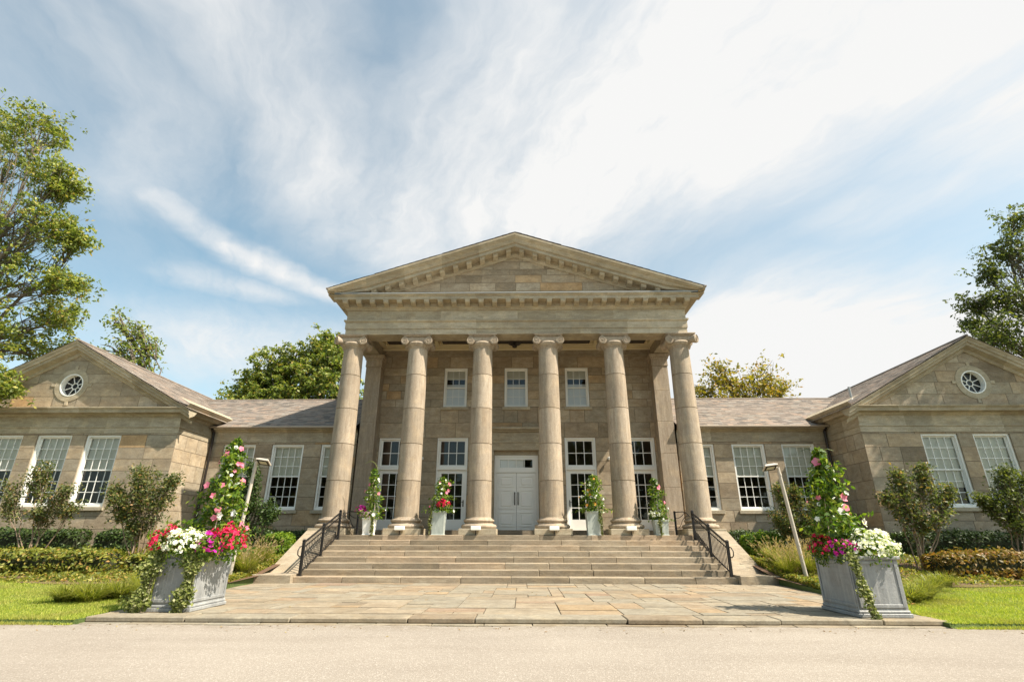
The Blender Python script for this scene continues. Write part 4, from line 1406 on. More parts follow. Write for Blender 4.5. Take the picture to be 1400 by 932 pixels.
# ================================================================== SMALL FITTINGS
names = ['at the foot of the second column from the left', 'at the foot of the column just left of the entrance doors', 'at the foot of the column just right of the entrance doors', 'at the foot of the second column from the right']
for i, x in enumerate(CX[1:5]):
    xx = x + (-0.05 if x < 0 else 0.02)
    f = thing('floodlight', (xx, 20.2, 1.31), 'small white floodlight ' + names[i], 'floodlight', 'floodlights at the column plinths')
    mb = MB(); mb.box(xx - 0.18, xx + 0.18, 20.06, 20.27, 1.50, 1.64, bev=0.014); mb.build('housing', M['white'], f)
    mb = MB(); mb.box(xx - 0.15, xx + 0.15, 20.09, 20.25, 1.482, 1.499); mb.build('lens', M['lamp_lens'], f)
    mb = MB(); mb.tube([(xx, 20.21, 1.31), (xx, 20.21, 1.49)], 0.02, 8); mb.box(xx - 0.05, xx + 0.05, 20.17, 20.25, 1.31, 1.325); mb.build('stem', M['bronze'], f)
for x, z, lab in ((4.22, 4.62, 'small wall fixture between the two french doors right of the entrance'), (-4.30, 4.62, 'small wall fixture between the two french doors left of the entrance')):
    f = thing('wall_fixture', (x, 23.78, z), lab, 'wall light')
    mb = MB(); mb.lathe([(0.045, 0), (0.05, 0.02), (0.05, 0.09), (0.03, 0.11)], (x, 23.66, z - 0.05), 14); mb.build('lamp_head', M['white'], f, smooth=40)
    mb = MB(); mb.tube([(x, 23.80, z), (x, 23.70, z + 0.01)], 0.014, 8); mb.box(x - 0.04, x + 0.04, 23.775, 23.80, z - 0.05, z + 0.05); mb.build('bracket', M['white'], f)
f = thing('ceiling_lantern', (-0.05, 22.5, 9.75), 'dark hanging lantern in the middle of the portico ceiling', 'ceiling light')
mb = MB(); mb.lathe([(0.05, 0.0), (0.30, 0.01), (0.30, 0.03), (0.06, 0.10), (0.03, 0.22), (0.10, 0.23)], (-0.05, 22.3, 9.66), 20); mb.build('canopy', M['bronze'], f, smooth=40)
mb = MB(); mb.lathe([(0.02, 0.0), (0.10, 0.03), (0.12, 0.10), (0.05, 0.18), (0.03, 0.19)], (-0.05, 22.3, 9.46), 16); mb.build('lamp', M['bronze'], f, smooth=40)

def path_lamp(base, top, hand, lab):
    bx, by, bz = base
    t = thing('path_lamp', base, lab, 'lamp post', 'lamp posts in the garden beds')
    mb = MB()
    mb.tube([base, (top[0], top[1], top[2])], [0.056, 0.050], 14)
    mb.lathe([(0.085, 0), (0.08, 0.03), (0.06, 0.04)], base, 14)
    mb.build('pole', M['pole'], t, smooth=40)
    mb = MB()
    mb.lathe([(0.15, -0.02), (0.15, 0.012), (0.10, 0.02), (0.085, 0.10), (0.062, 0.12)], base, 16)
    for q in range(4):
        a = math.pi / 4 + q * math.pi / 2
        mb.lathe([(0.016, 0.012), (0.016, 0.03), (0.008, 0.034)], (base[0] + 0.125 * math.cos(a), base[1] + 0.125 * math.sin(a), base[2]), 6)
    mb.build('base_plate', M['bronze'], t, smooth=40)
    mb = MB()
    tp = Vector(top); bs = Vector(base)
    for q in (0.30, 0.93):
        c_ = bs.lerp(tp, q); d_ = (tp - bs).normalized()
        mb.tube([c_ - d_ * 0.03, c_ + d_ * 0.03], 0.062, 14)
    mb.build('collar', M['pole'], t, smooth=40)
    mb = MB()
    mb.tube([(top[0], top[1], top[2] - 0.03), (top[0] + hand * 0.06, top[1] - 0.01, top[2] - 0.005), (top[0] + hand * 0.12, top[1] - 0.02, top[2])], 0.030, 8)
    mb.build('arm', M['pole'], t)
    c = Vector((top[0] + hand * 0.25, top[1] - 0.05, top[2] - 0.01))
    hd = MB()
    hd.box(-0.20, 0.20, -0.15, 0.15, -0.02, 0.03, bev=0.008)
    hd.box(-0.16, 0.16, -0.12, 0.12, 0.031, 0.065, bev=0.012)
    lens = MB()
    lens.box(-0.12, 0.12, -0.085, 0.085, -0.028, -0.021)
    rim = MB()
    for x0, x1, y0, y1 in ((-0.17, 0.17, -0.13, -0.09), (-0.17, 0.17, 0.09, 0.13), (-0.17, -0.125, -0.089, 0.089), (0.125, 0.17, -0.089, 0.089)): rim.box(x0, x1, y0, y1, -0.034, -0.0215)
    rt = Matrix.Rotation(hand * 0.14, 3, 'Y') @ Matrix.Rotation(-0.42, 3, 'X')
    for b_, nm, m in ((hd, 'lamp_head', 'bronze'), (lens, 'lens', 'lamp_lens'), (rim, 'rim', 'iron')):
        b_.v = [tuple(rt @ Vector(v) + c) for v in b_.v]
        b_.build(nm, M[m] if nm != 'lamp_head' else M['pole'], t)
path_lamp((-8.28, 16.2, 0.12), (-7.98, 16.0, 3.42), 1, 'slim cream lamp post beside the fountain grass, its head turned towards the sunlit cheek wall')
path_lamp((8.42, 16.3, 0.12), (8.06, 16.1, 3.26), -1, 'slim cream lamp post in front of the rose bush with a tilted square head')

# ================================================================== PLANTS
_F, _P, _RL, _YW = 699.0, R(21.0), R(-0.1), R(-1.08)
def at(px, py, Y):      # where the photograph's ray meets the plane at distance Y
    u2, v2 = (px - 700) / _F, (466 - py) / _F
    u = u2 * math.cos(_RL) + v2 * math.sin(_RL)
    v = -u2 * math.sin(_RL) + v2 * math.cos(_RL)
    fw, up = math.cos(_P) - v * math.sin(_P), math.sin(_P) + v * math.cos(_P)
    X, Yd = u * math.cos(_YW) + fw * math.sin(_YW), -u * math.sin(_YW) + fw * math.cos(_YW)
    t = Y / Yd
    return Vector((0.245 + X * t, Y, 1.25 + up * t))

def flower_quads(rng, c, size, nrm, petals=5, w=0.62, cup=0.12):
    """petals of flat flowers facing nrm"""
    n = len(c)
    nrm = unit(nrm)
    a = unit(np.cross(nrm, rng.normal(size=(n, 3))))
    b = np.cross(nrm, a)
    s = size * rng.uniform(0.55, 1.3, size=(n, 1))
    cup = cup + rng.uniform(-0.25, 0.45, size=(n, 1))
    out = []
    for k in range(petals):
        t0 = 2 * math.pi * k / petals
        d = a * math.cos(t0) + b * math.sin(t0)
        e = np.cross(nrm, d)
        out.append(np.stack([c, c + d * s * 0.62 - e * s * 0.5 * w + nrm * s * 0.12, c + d * s + nrm * s * cup, c + d * s * 0.62 + e * s * 0.5 * w + nrm * s * 0.12], axis=1))
    return np.concatenate(out).reshape(-1, 3)

def limb(mb, a, b, r0, r1, rnd, n=5, sag=0.12, seg=6):
    a, b = Vector(a), Vector(b)
    L = (b - a).length
    pts, rs = [], []
    o = Vector((rnd.uniform(-1, 1), rnd.uniform(-1, 1), rnd.uniform(-0.2, 1.0))) * sag * L
    for i in range(n + 1):
        t = i / n
        p = a.lerp(b, t) + o * math.sin(math.pi * t)
        if 0 < i < n: p += Vector((rnd.uniform(-1, 1), rnd.uniform(-1, 1), rnd.uniform(-1, 1))) * 0.03 * L
        pts.append(p)
        rs.append(r0 + (r1 - r0) * t)
    mb.tube(pts, rs, seg)
    return pts

def tree(name, base, fork, lumps, leaf, bark, label, seed, trunk_r=0.35, clumps=16, leaves=70, size=0.12, clump_r=0.45, flat=0.55, cat='tree', group=None, shell=0.35, twig=0.02, up=0.5, sprays=5):
    rnd, rng = random.Random(seed), np.random.default_rng(seed)
    t = thing(name, base, label, cat, group)
    mb = MB()
    base, fork = Vector(base), Vector(fork)
    trunk = limb(mb, base - Vector((0, 0, 0.3)), fork, trunk_r, trunk_r * 0.6, rnd, 6, 0.03, 10)
    L = []
    for (c, r) in lumps:
        c = Vector(c)
        rr = r if isinstance(r, (tuple, list)) else (r, r, r * 0.85)
        st = trunk[-1] if c.z > fork.z - 1 or rnd.random() < 0.5 else trunk[-2]
        pts = limb(mb, st, c, trunk_r * 0.34, trunk_r * 0.06, rnd, 6, 0.10, 7)
        n = max(3, int(clumps * (rr[0] * rr[2]) / 1.5)) if clumps < 0 else clumps
        cc = in_ellipsoid(rng, abs(n), tuple(c), rr, shell)
        for k in range(abs(n)):
            p = Vector(cc[k])
            s0 = pts[rnd.choice([3, 4, 5, 6])]
            limb(mb, s0, p, twig * 2, twig * 0.5, rnd, 4, 0.10, 4)
            tdir = np.array(p - s0)
            tl_ = np.linalg.norm(tdir) + 1e-6
            for sp_ in range(sprays):        # several small sprays of leaves round each twig end
                m = max(3, int(leaves / sprays * rnd.uniform(0.4, 1.5)))
                cs = np.array(p) + rng.normal(size=3) * clump_r * np.array([1, 1, flat]) - tdir / tl_ * rnd.uniform(0, 0.9) * min(tl_, clump_r * 3)
                q = rng.normal(size=(m, 3)) * clump_r * 0.42 * np.array([1, 1, 0.6])
                q[:, 2] -= 0.25 * np.abs(q[:, 0])
                L.append(leaf_quads(rng, cs + q, size, 0.52, up, out=unit(q) * 0.6))
    mb.build('trunk', bark, t, smooth=60)
    np_mesh('crown', np.concatenate(L), 4, leaf, t)
    return t

# ---- trees in the picture
def lump(px, py, Y, rpx, k=1.0):
    c = at(px, py, Y)
    e = at(px + rpx, py, Y)
    r = (e - c).length
    return (tuple(c), (r, r * 1.1, r * k))
tl = [lump(62, 165, 20.5, 34, 0.8), lump(30, 205, 21, 50), lump(75, 235, 20, 34, 0.7), lump(95, 255, 20.5, 16, 0.7), lump(20, 290, 21, 60), lump(75, 300, 20.5, 38, 0.6), lump(105, 325, 21, 14, 0.6),
      lump(40, 370, 21.5, 62, 0.8), lump(100, 388, 21.5, 30, 0.6), lump(30, 440, 23, 66, 0.7), lump(90, 430, 24, 38, 0.6), lump(60, 475, 25.0, 50, 0.5),
      lump(-15, 160, 21.5, 40), lump(-30, 330, 20, 70), lump(-50, 240, 22, 70), lump(-40, 440, 19.5, 60), lump(3, 530, 19.5, 15, 1.2), lump(-35, 520, 19.2, 40)]
tree('oak_tree', (-27.5, 20.5, 0.5), (-26.5, 20.6, 8.0), tl, M['l_tree'], M['bark'], 'tall leafy tree rising behind and beside the sunlit gabled pavilion', 41, 0.34, 34, 60, 0.085, 0.26, 0.6, shell=0.25, twig=0.011)
tree('maple_tree', (-17.5, 41, 0.5), (-17.2, 41, 7.0),
     [lump(345, 528, 41, 28), lump(372, 505, 41, 34), lump(405, 493, 41, 34), lump(440, 485, 41, 34), lump(465, 493, 40, 30), lump(420, 528, 40, 44), lump(375, 543, 40, 36), lump(460, 533, 39, 40), lump(330, 553, 40, 26), lump(480, 563, 40, 40), lump(400, 568, 40, 50), lump(445, 471, 41, 16)],
     M['l_tree2'], M['bark'], 'round green tree showing above the sunlit wing roof beside the portico', 42, 0.4, 34, 110, 0.14, 0.42, 0.65, shell=0.4, twig=0.02)
tree('bare_tree', (-29.5, 40, 0.5), (-29.3, 40, 11.5),
     [lump(175, 470, 40, 22), lump(150, 480, 40, 20), lump(205, 470, 40, 16, 1.2), lump(158, 440, 40, 10, 2.0), lump(192, 495, 40, 24), lump(135, 490, 40, 18), lump(185, 450, 40, 8, 2.0)],
     M['l_tree2'], M['bark'], 'thin half-bare tree with wispy branches behind the sunlit gable roof', 43, 0.22, 16, 16, 0.15, 0.42, 0.9, shell=0.1, twig=0.035)
tree('autumn_tree', (22.0, 44, 0.5), (21.6, 44, 7.5),
     [lump(965, 537, 44, 22), lump(990, 529, 44, 26), lump(985, 509, 44, 22), lump(1020, 534, 44, 30), lump(1040, 514, 44, 28), lump(1050, 544, 43, 30), lump(1065, 529, 44, 18), lump(1000, 554, 43, 40), lump(960, 557, 43, 26)],
     M['l_yellow'], M['bark'], 'yellowing autumn tree with a thin crown above the shaded wing roof', 44, 0.3, 24, 32, 0.15, 0.5, 0.85, shell=0.2, twig=0.02)
tree('beech_tree', (33.0, 29, 0.5), (32.0, 29, 9.0),
     [lump(1385, 295, 29, 26), lump(1362, 335, 29, 22, 0.8), lump(1345, 368, 29, 12, 0.7), lump(1395, 340, 29, 34), lump(1360, 405, 29, 30, 0.7), lump(1330, 408, 29, 16, 0.6), lump(1395, 400, 28, 40), lump(1365, 445, 28, 34, 0.8), lump(1400, 470, 28, 46), lump(1345, 462, 28, 22), lump(1330, 440, 29, 12, 0.6), lump(1430, 330, 29, 50), lump(1440, 420, 28, 60)],
     M['l_dark'], M['bark'], 'dark green tree standing behind the shaded gabled pavilion', 45, 0.36, 24, 36, 0.11, 0.34, 0.6, shell=0.2, twig=0.014)
# the tree outside the picture that shades the pavilion on that side
sh = [((25.1 + dx * 0.9, 17.5 + dy * 0.7, 15.3 + dz * 0.9), r) for dx, dy, dz, r in ((0, 0, 1.5, 1.7), (1.5, 1, 0.3, 1.7), (2.2, -1, 2.5, 1.8), (-0.2, 0.6, -1.2, 1.5), (3, 0.5, 4, 1.7), (1.2, 0, 4.3, 1.5), (1.8, -1.2, -1.2, 1.5), (3.2, 1.5, -0.8, 1.7), (0.4, -1.5, 0.2, 1.5), (4.2, 0, 1.8, 1.6))]
tree('shade_tree', (29.5, 16.8, 0.6), (29.0, 17.2, 9.5), sh, M['l_dark'], M['bark'], 'spreading tree on the lawn in front of the shaded pavilion', 46, 0.35, 16, 34, 0.16, 0.5, 0.6)

# far wood across the road behind the viewer (it shows in the window panes)
rng_ = np.random.default_rng(77)
L = []
for i in range(26):
    c = (-65 + i * 5.2 + rng_.uniform(-2, 2), -48 + rng_.uniform(-5, 5), rng_.uniform(6, 15))
    p = in_ellipsoid(rng_, 700, c, (5.5, 4, 7.5), 0.5)
    p[:, 2] = np.maximum(p[:, 2], 0.3)
    L.append(leaf_quads(rng_, p, 0.75, 0.6, 0.3))
tag(np_mesh('far_wood', np.concatenate(L), 4, M['l_dark']), kind='stuff')

# ---- crape myrtles and rose shrubs
def shrub(name, base, tips, leaf, label, seed, stems=6, n_clump=9, leaves=55, size=0.035, cr=0.16, stem_r=0.022, cat='shrub', group=None, split=0.3, bark='pale_bark', extra=None, spread=0.10):
    """multi-stemmed shrub: tips = (point, radius) crown lumps"""
    rnd, rng = random.Random(seed), np.random.default_rng(seed)
    t = thing(name, base, label, cat, group)
    base = Vector(base)
    sm, L = MB(), []
    nodes = []
    for k in range(stems):
        c, r = tips[k % len(tips)]
        c = Vector(c)
        b0 = base + Vector((rnd.uniform(-spread, spread), rnd.uniform(-spread, spread), -0.05))
        nodes.append((limb(sm, b0, c, stem_r * rnd.uniform(0.8, 1.2), stem_r * 0.4, rnd, 6, 0.06, 6), c, r))
    for c, r in tips:
        c = Vector(c)
        pts = min(nodes, key=lambda q: (q[1] - c).length)[0]
        rr = r if isinstance(r, (tuple, list)) else (r, r, r)
        cc = in_ellipsoid(rng, n_clump, tuple(c), rr, 0.15)
        for k in range(n_clump):
            p = Vector(cc[k])
            s0 = pts[rnd.choice([3, 4, 5, 6])]
            limb(sm, s0, p, stem_r * 0.35, 0.003, rnd, 4, 0.08, 4)
            m = int(leaves * rnd.uniform(0.5, 1.4))
            tt = rng.uniform(0.25, 1.12, size=(m, 1))
            q = np.array(s0) * (1 - tt) + np.array(p) * tt + rng.normal(size=(m, 3)) * cr * np.array([1, 1, 0.8])
            L.append(leaf_quads(rng, q, size, 0.5, 0.5))
    sm.build('stems', M[bark], t, smooth=60)
    np_mesh('foliage', np.concatenate(L), 4, leaf, t)
    if extra:
        for nm, mat, n, fs in extra:
            i = rng.integers(0, len(tips), n)
            q = np.array([in_ellipsoid(rng, 1, tuple(tips[k][0]), (tips[k][1],) * 3 if not isinstance(tips[k][1], (tuple, list)) else tips[k][1], 0.8)[0] for k in i])
            nr = rng.normal(size=(n, 3)) * 0.5 + np.array([0, -1.0, 0.5])
            for q_, n_ in zip(q, nr): np_mesh(nm[:-1], flower_quads(rng, q_[None], fs, n_[None]), 4, M[mat], t)
    return t
def tip(px, py, Y, rpx, k=1.0):
    c = at(px, py, Y)
    r = (at(px + rpx, py, Y) - c).length
    return (tuple(c), (r, r, r * k))
YM = 18.4
shrub('crape_myrtle', (at(40, 758, YM).x, YM, gz(YM)), [tip(20, 670, YM, 22), tip(50, 655, YM, 20), tip(75, 680, YM, 22), tip(55, 700, YM, 24, 0.8), tip(95, 668, YM - .2, 12, 0.7), tip(12, 690, YM, 14), tip(100, 690, YM, 12, 0.6), tip(62, 640, YM, 9)],
      M['l_myrtle'], 'airy young crape myrtle with pale forked stems before the sunlit pavilion windows', 61, 7, 17, 36, 0.050, 0.10, group='crape myrtles')
shrub('crape_myrtle', (at(182, 768, 17.4).x, 17.4, gz(17.4)), [tip(185, 675, 17.4, 24), tip(205, 660, 17.4, 20), tip(170, 695, 17.4, 20), tip(215, 690, 17.4, 22), tip(195, 710, 17.4, 22, 0.8), tip(160, 670, 17.4, 12), tip(236, 655, 17.4, 10, 0.5), tip(190, 648, 17.4, 12)],
      M['l_myrtle'], 'dense crape myrtle with a clump of bare stems at the sunlit pavilion corner', 62, 8, 20, 46, 0.050, 0.11, group='crape myrtles')
shrub('crape_myrtle', (at(1262, 772, 17.3).x, 17.3, gz(17.3)), [tip(1235, 670, 17.3, 22), tip(1262, 660, 17.3, 20), tip(1285, 685, 17.3, 22), tip(1250, 700, 17.3, 26, 0.8), tip(1215, 680, 17.3, 14), tip(1225, 648, 17.3, 10), tip(1258, 640, 17.3, 10), tip(1298, 670, 17.3, 10), tip(1275, 715, 17.3, 18)],
      M['l_myrtle'], 'crape myrtle with glossy small leaves at the shaded pavilion corner', 63, 8, 18, 38, 0.052, 0.10, group='crape myrtles')
shrub('crape_myrtle', (at(1398, 760, 17.6).x, 17.6, gz(17.6)), [tip(1370, 665, 17.6, 22), tip(1390, 690, 17.6, 24), tip(1360, 690, 17.6, 16), tip(1400, 655, 17.6, 18), tip(1375, 645, 17.6, 8, 1.4), tip(1385, 715, 17.6, 20), tip(1415, 690, 17.6, 26), tip(1340, 680, 17.6, 8, 0.6)],
      M['l_dark'], 'dark crape myrtle with wide branches before the last window of the shaded pavilion', 64, 7, 18, 42, 0.052, 0.10, group='crape myrtles')
YR = 19.0
shrub('rose_bush', (at(1095, 745, YR).x, YR, gz(YR)), [tip(1085, 690, YR, 20), tip(1105, 705, YR, 20), tip(1075, 715, YR, 16), tip(1100, 725, YR, 22), tip(1085, 672, YR, 10), tip(1065, 668, YR, 9, 0.6), tip(1115, 690, YR, 12), tip(1060, 705, YR, 10)],
      M['l_myrtle'], 'tall rose bush with a few coral blooms behind the tilted lamp post', 65, 7, 17, 80, 0.04, 0.09, bark='bark', extra=[('rose_blooms', 'p_pink', 14, 0.06)])
shrub('dark_shrub', (at(338, 745, YR).x, YR, gz(YR)), [tip(330, 670, YR, 14), tip(345, 655, YR, 14), tip(350, 685, YR, 16), tip(330, 700, YR, 16), tip(365, 690, YR, 12), tip(345, 640, YR, 8), tip(375, 700, YR, 8, 0.6), tip(335, 720, YR, 16)],
      M['l_dhedge'], 'dark open shrub in the shade behind the tall flowering vine', 66, 7, 14, 70, 0.045, 0.09, bark='bark')

# ---- hedges
def hedge(name, p0, p1, depth, h, leaf, label, seed, n, size, group=None, cat='hedge', round_=0.35, base_z=None):
    """clipped run from p0 to p1 (plan), leaf faces over a darker twiggy core"""
    rnd, rng = random.Random(seed), np.random.default_rng(seed)
    p0, p1 = Vector((*p0, 0)), Vector((*p1, 0))
    mid = (p0 + p1) / 2
    t = thing(name, (mid.x, mid.y, gz(mid.y)), label, cat, group)
    d = p1 - p0
    L = d.length
    d.normalize()
    e = Vector((-d.y, d.x, 0))
    u = rng.uniform(0, 1, n)
    ph = rng.uniform(0, 2 * math.pi, n)
    # superelliptic section
    cs, sn = np.cos(ph), np.sin(ph)
    ex = np.sign(cs) * np.abs(cs) ** 0.55 * depth / 2
    ez = np.sign(sn) * np.abs(sn) ** 0.55 * h / 2
    endf = np.minimum(np.minimum(u, 1 - u) * L / (round_ + 1e-6), 1.0)
    k = np.sqrt(1 - (1 - endf) ** 2) * 0.9 + 0.1
    wob = 1 + 0.10 * np.sin(u * L * 2.3 + seed) + 0.08 * np.sin(u * L * 5.1 + ph * 2) + rng.normal(size=n) * 0.085 + (rng.random(n) < 0.08) * rng.random(n) * 0.35
    x = p0.x + d.x * u * L + e.x * ex * k * wob
    y = p0.y + d.y * u * L + e.y * ex * k * wob
    z = h / 2 + ez * k * wob
    yb = p0.y + d.y * u * L
    zg = np.array([gz(v) for v in yb])
    pts = np.stack([x, y, zg + np.maximum(z, 0.02)], 1)
    outn = np.stack([e.x * ex, e.y * ex, ez * 1.5], 1)
    np_mesh('foliage', leaf_quads(rng, pts, size, 0.5, 0.3, out=unit(outn) * 1.2), 4, leaf, t)
    mb = MB()
    m = 10
    ring = []
    for i in range(m + 1):
        uu = 0.04 + 0.92 * i / m
        c = p0 + d * (L * uu)
        kk = min(1.0, math.sqrt(max(0.05, 1 - (1 - min(min(uu, 1 - uu) * L / round_, 1)) ** 2))) * 0.86
        ring.append([(c.x + e.x * math.copysign(abs(math.cos(a)) ** 0.55, math.cos(a)) * depth / 2 * kk, c.y + e.y * math.copysign(abs(math.cos(a)) ** 0.55, math.cos(a)) * depth / 2 * kk,
                      gz(c.y) + h / 2 + math.copysign(abs(math.sin(a)) ** 0.55, math.sin(a)) * h / 2 * kk) for a in [2 * math.pi * q / 12 for q in range(12)]])
    for i in range(m):
        for q in range(12): mb.face([ring[i][q], ring[i][(q + 1) % 12], ring[i + 1][(q + 1) % 12], ring[i + 1][q]])
    mb.face(ring[0]); mb.face(ring[-1])
    mb.build('twigs', M['hedge_core'], t)
    return t
M['hedge_core'] = plain('hedge_twigs', (0.03, 0.035, 0.012), 0.95, var=0.4, scale=20)
hedge('low_hedge', (-17.6, 17.0), (-12.2, 16.9), 1.0, 0.62, M['l_hedge'], 'long low green hedge along the sunlit pavilion lawn', 71, 6750, 0.058, 'low hedges')
hedge('low_hedge', (-12.0, 17.2), (-9.6, 17.0), 0.8, 0.48, M['l_hedge'], 'short low hedge around the stems of the dense crape myrtle', 72, 3150, 0.058, 'low hedges')
hedge('low_hedge', (12.3, 16.7), (18.2, 16.9), 1.1, 0.66, M['l_rust'], 'low hedge of rusty golden leaves before the shaded pavilion', 73, 7500, 0.058, 'low hedges')
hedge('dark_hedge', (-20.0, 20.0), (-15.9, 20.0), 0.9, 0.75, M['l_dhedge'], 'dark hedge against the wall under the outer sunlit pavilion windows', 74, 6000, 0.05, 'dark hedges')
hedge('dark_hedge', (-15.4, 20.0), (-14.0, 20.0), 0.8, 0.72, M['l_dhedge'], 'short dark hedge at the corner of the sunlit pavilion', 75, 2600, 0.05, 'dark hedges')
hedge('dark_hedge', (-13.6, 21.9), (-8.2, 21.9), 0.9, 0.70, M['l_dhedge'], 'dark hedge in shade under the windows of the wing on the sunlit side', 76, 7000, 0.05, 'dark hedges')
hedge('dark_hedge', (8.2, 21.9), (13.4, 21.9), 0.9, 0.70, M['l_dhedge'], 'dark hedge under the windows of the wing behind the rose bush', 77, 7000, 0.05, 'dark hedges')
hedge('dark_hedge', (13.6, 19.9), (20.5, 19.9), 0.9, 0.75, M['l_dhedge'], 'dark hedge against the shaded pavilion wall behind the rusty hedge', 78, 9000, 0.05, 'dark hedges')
hedge('boxwood_bush', (-9.05, 19.6), (-7.95, 19.5), 1.0, 0.72, M['l_bright'], 'bright green rounded bush beside the sunlit cheek wall', 79, 3600, 0.06, 'rounded bushes', 'bush', 0.55)
hedge('boxwood_bush', (8.0, 19.5), (9.4, 19.6), 1.0, 0.72, M['l_bright'], 'bright green rounded bush beside the cheek wall on the shaded side', 80, 4200, 0.06, 'rounded bushes', 'bush', 0.55)

# ---- grasses
def blades(rng, base, length, width, lean, n, up=1.0, radius=0.1, seg=4):
    """arching blades from around base; returns quads and tips"""
    a = rng.uniform(0, 2 * math.pi, n)
    r = radius * np.sqrt(rng.random(n))
    b = np.stack([base[0] + r * np.cos(a), base[1] + r * np.sin(a), np.full(n, base[2])], 1)
    a2 = a + rng.normal(size=n) * 0.6
    d = np.stack([np.cos(a2), np.sin(a2), np.zeros(n)], 1)
    L = length * rng.uniform(0.6, 1.15, size=(n, 1))
    ln = lean * rng.uniform(0.3, 1.3, size=(n, 1))
    w = np.stack([-d[:, 1], d[:, 0], np.zeros(n)], 1) * width
    P = []
    for i in range(seg + 1):
        t = i / seg
        P.append(b + d * L * ln * t ** 1.6 + np.array([0, 0, 1]) * L * up * (t - 0.42 * np.minimum(ln, 1.6) * t ** 2.4))
    Q = []
    for i in range(seg):
        w0, w1 = w * (1 - (i / seg) ** 2 * 0.9), w * (1 - ((i + 1) / seg) ** 2 * 0.9)
        Q.append(np.stack([P[i] - w0, P[i] + w0, P[i + 1] + w1, P[i + 1] - w1], 1))
    return np.stack(Q, 1).reshape(-1, 3), P[-1], P[-2]
def grass_clump(name, base, length, n, leaf, label, seed, lean=0.7, width=0.006, radius=0.12, seeds=0, cat='grass clump', group=None):
    rng = np.random.default_rng(seed)
    t = thing(name, base, label, cat, group)
    q, _, _ = blades(rng, base, length, width, lean, n, radius=radius)
    np_mesh('blades', q, 4, leaf, t)
    if seeds:
        q, tipp, prev = blades(rng, base, length * 1.25, 0.003, lean * 0.75, seeds, radius=radius)
        L = [q]
        ax = unit(tipp - prev)
        for k in range(10):
            c = tipp + ax * (k * 0.012 - 0.05)
            L.append(leaf_quads(rng, c + rng.normal(size=c.shape) * 0.006, 0.022, 0.35, 0.2))
        np_mesh('seed_heads', np.concatenate(L), 4, M['seed'], t)
    return t
gl = [('fountain grass by the sunlit cheek wall', [(-8.0, 16.55), (-8.35, 17.2), (-8.55, 16.7), (-8.25, 17.9), (-9.0, 17.2)]), ('fountain grass by the cheek wall on the shaded side', [(8.1, 16.7), (8.45, 17.4), (8.75, 16.8), (8.35, 18.0), (9.3, 17.1), (9.1, 17.9)])]
pos_words = ['nearest the paving', 'just behind the nearest one', 'at the lamp post', 'farthest up the slope', 'outermost of its row', 'behind the outermost one']
for gi, (lab, ps) in enumerate(gl):
    for k, (x, y) in enumerate(ps):
        grass_clump('fountain_grass', (x, y, gz(y)), 0.72, 420, M['l_liri'], 'feathery ' + lab + ', ' + pos_words[k], 90 + gi * 10 + k, 0.75, 0.006, 0.14, 70, 'ornamental grass', 'fountain grasses')
rr_ = random.Random(4)
li = [[(-8.95, 12.3), (-9.25, 11.7), (-8.7, 11.6), (-8.5, 12.2), (-9.5, 12.5), (-8.1, 12.6), (-8.6, 13.2), (-9.2, 13.9), (-8.3, 13.8), (-9.8, 14.8), (-8.9, 14.9), (-7.9, 14.7)], [(8.3, 12.0), (8.9, 12.5), (8.1, 13.1), (9.5, 13.3), (8.8, 13.8), (10.3, 14.1), (9.6, 14.7), (8.3, 14.7), (11.2, 14.9)]]
for si, lst in enumerate(li):
    for k, (x, y) in enumerate(lst):
        c = grass_clump('lily_turf', (x, y, gz(y)), 0.46, 380, M['l_liri'],
                        'yellow-green lily turf clump at the lawn edge behind the ' + ('ivy-clad' if si == 0 else 'bare-fronted') + ' lead planter', 130 + si * 20 + k, 1.25, 0.008, 0.18, 0, 'grass clump', 'lily turf clumps beside the ' + ('ivy-clad' if si == 0 else 'other') + ' planter')
# lawns, ground cover
def lawn(name, xa, xb, ya, ybf, n, seed, s):
    rng = np.random.default_rng(seed)
    x = rng.uniform(xa, xb, n)
    yb = np.array([ybf(v) for v in x])
    y = ya + (yb - ya) * rng.random(n) ** 1.25
    y = y + rng.normal(size=n) * 0.03
    ok = x > pave_x(y)
    x, y = x[ok], y[ok]
    n = len(x)
    z = np.array([gz(v) for v in y]) - np.where(y < 9.58, 0.07, 0)
    patch = 0.5 + 0.5 * np.sin(x * 2.1 + 1.3 * np.sin(y * 1.7)) * np.sin(y * 2.6 + x * 0.7)
    h = rng.uniform(0.025, 0.06, n) * (0.7 + 0.6 * patch)
    a = rng.uniform(0, 2 * math.pi, n)
    w = np.stack([np.cos(a), np.sin(a), np.zeros(n)], 1) * 0.006
    b = np.stack([s * x, y, z - 0.005], 1)
    t = b + np.stack([rng.normal(size=n) * 0.02, rng.normal(size=n) * 0.02, h], 1)
    tag(np_mesh(name, np.stack([b - w, b + w, t], 1).reshape(-1, 3), 3, M['l_grass']), kind='stuff')
def pave_x(y): return 7.27 + np.clip(y - 9.75, 0, 7) * 0.075
lawn('lawn_grass', 7.25, 19, 9.50, lambda v: 15.0 + 0.35 * math.sin(v * 0.9) + max(0, (v - 9) / 8) - (1.6 if v < 9.4 else 0), 150000, 201, -1)
lawn('lawn_grass', 7.25, 19, 9.50, lambda v: 15.0 + 0.35 * math.sin(v * 0.9) + max(0, (v - 9) / 8) - (2.4 if v < 9.6 else 0), 150000, 202, 1)
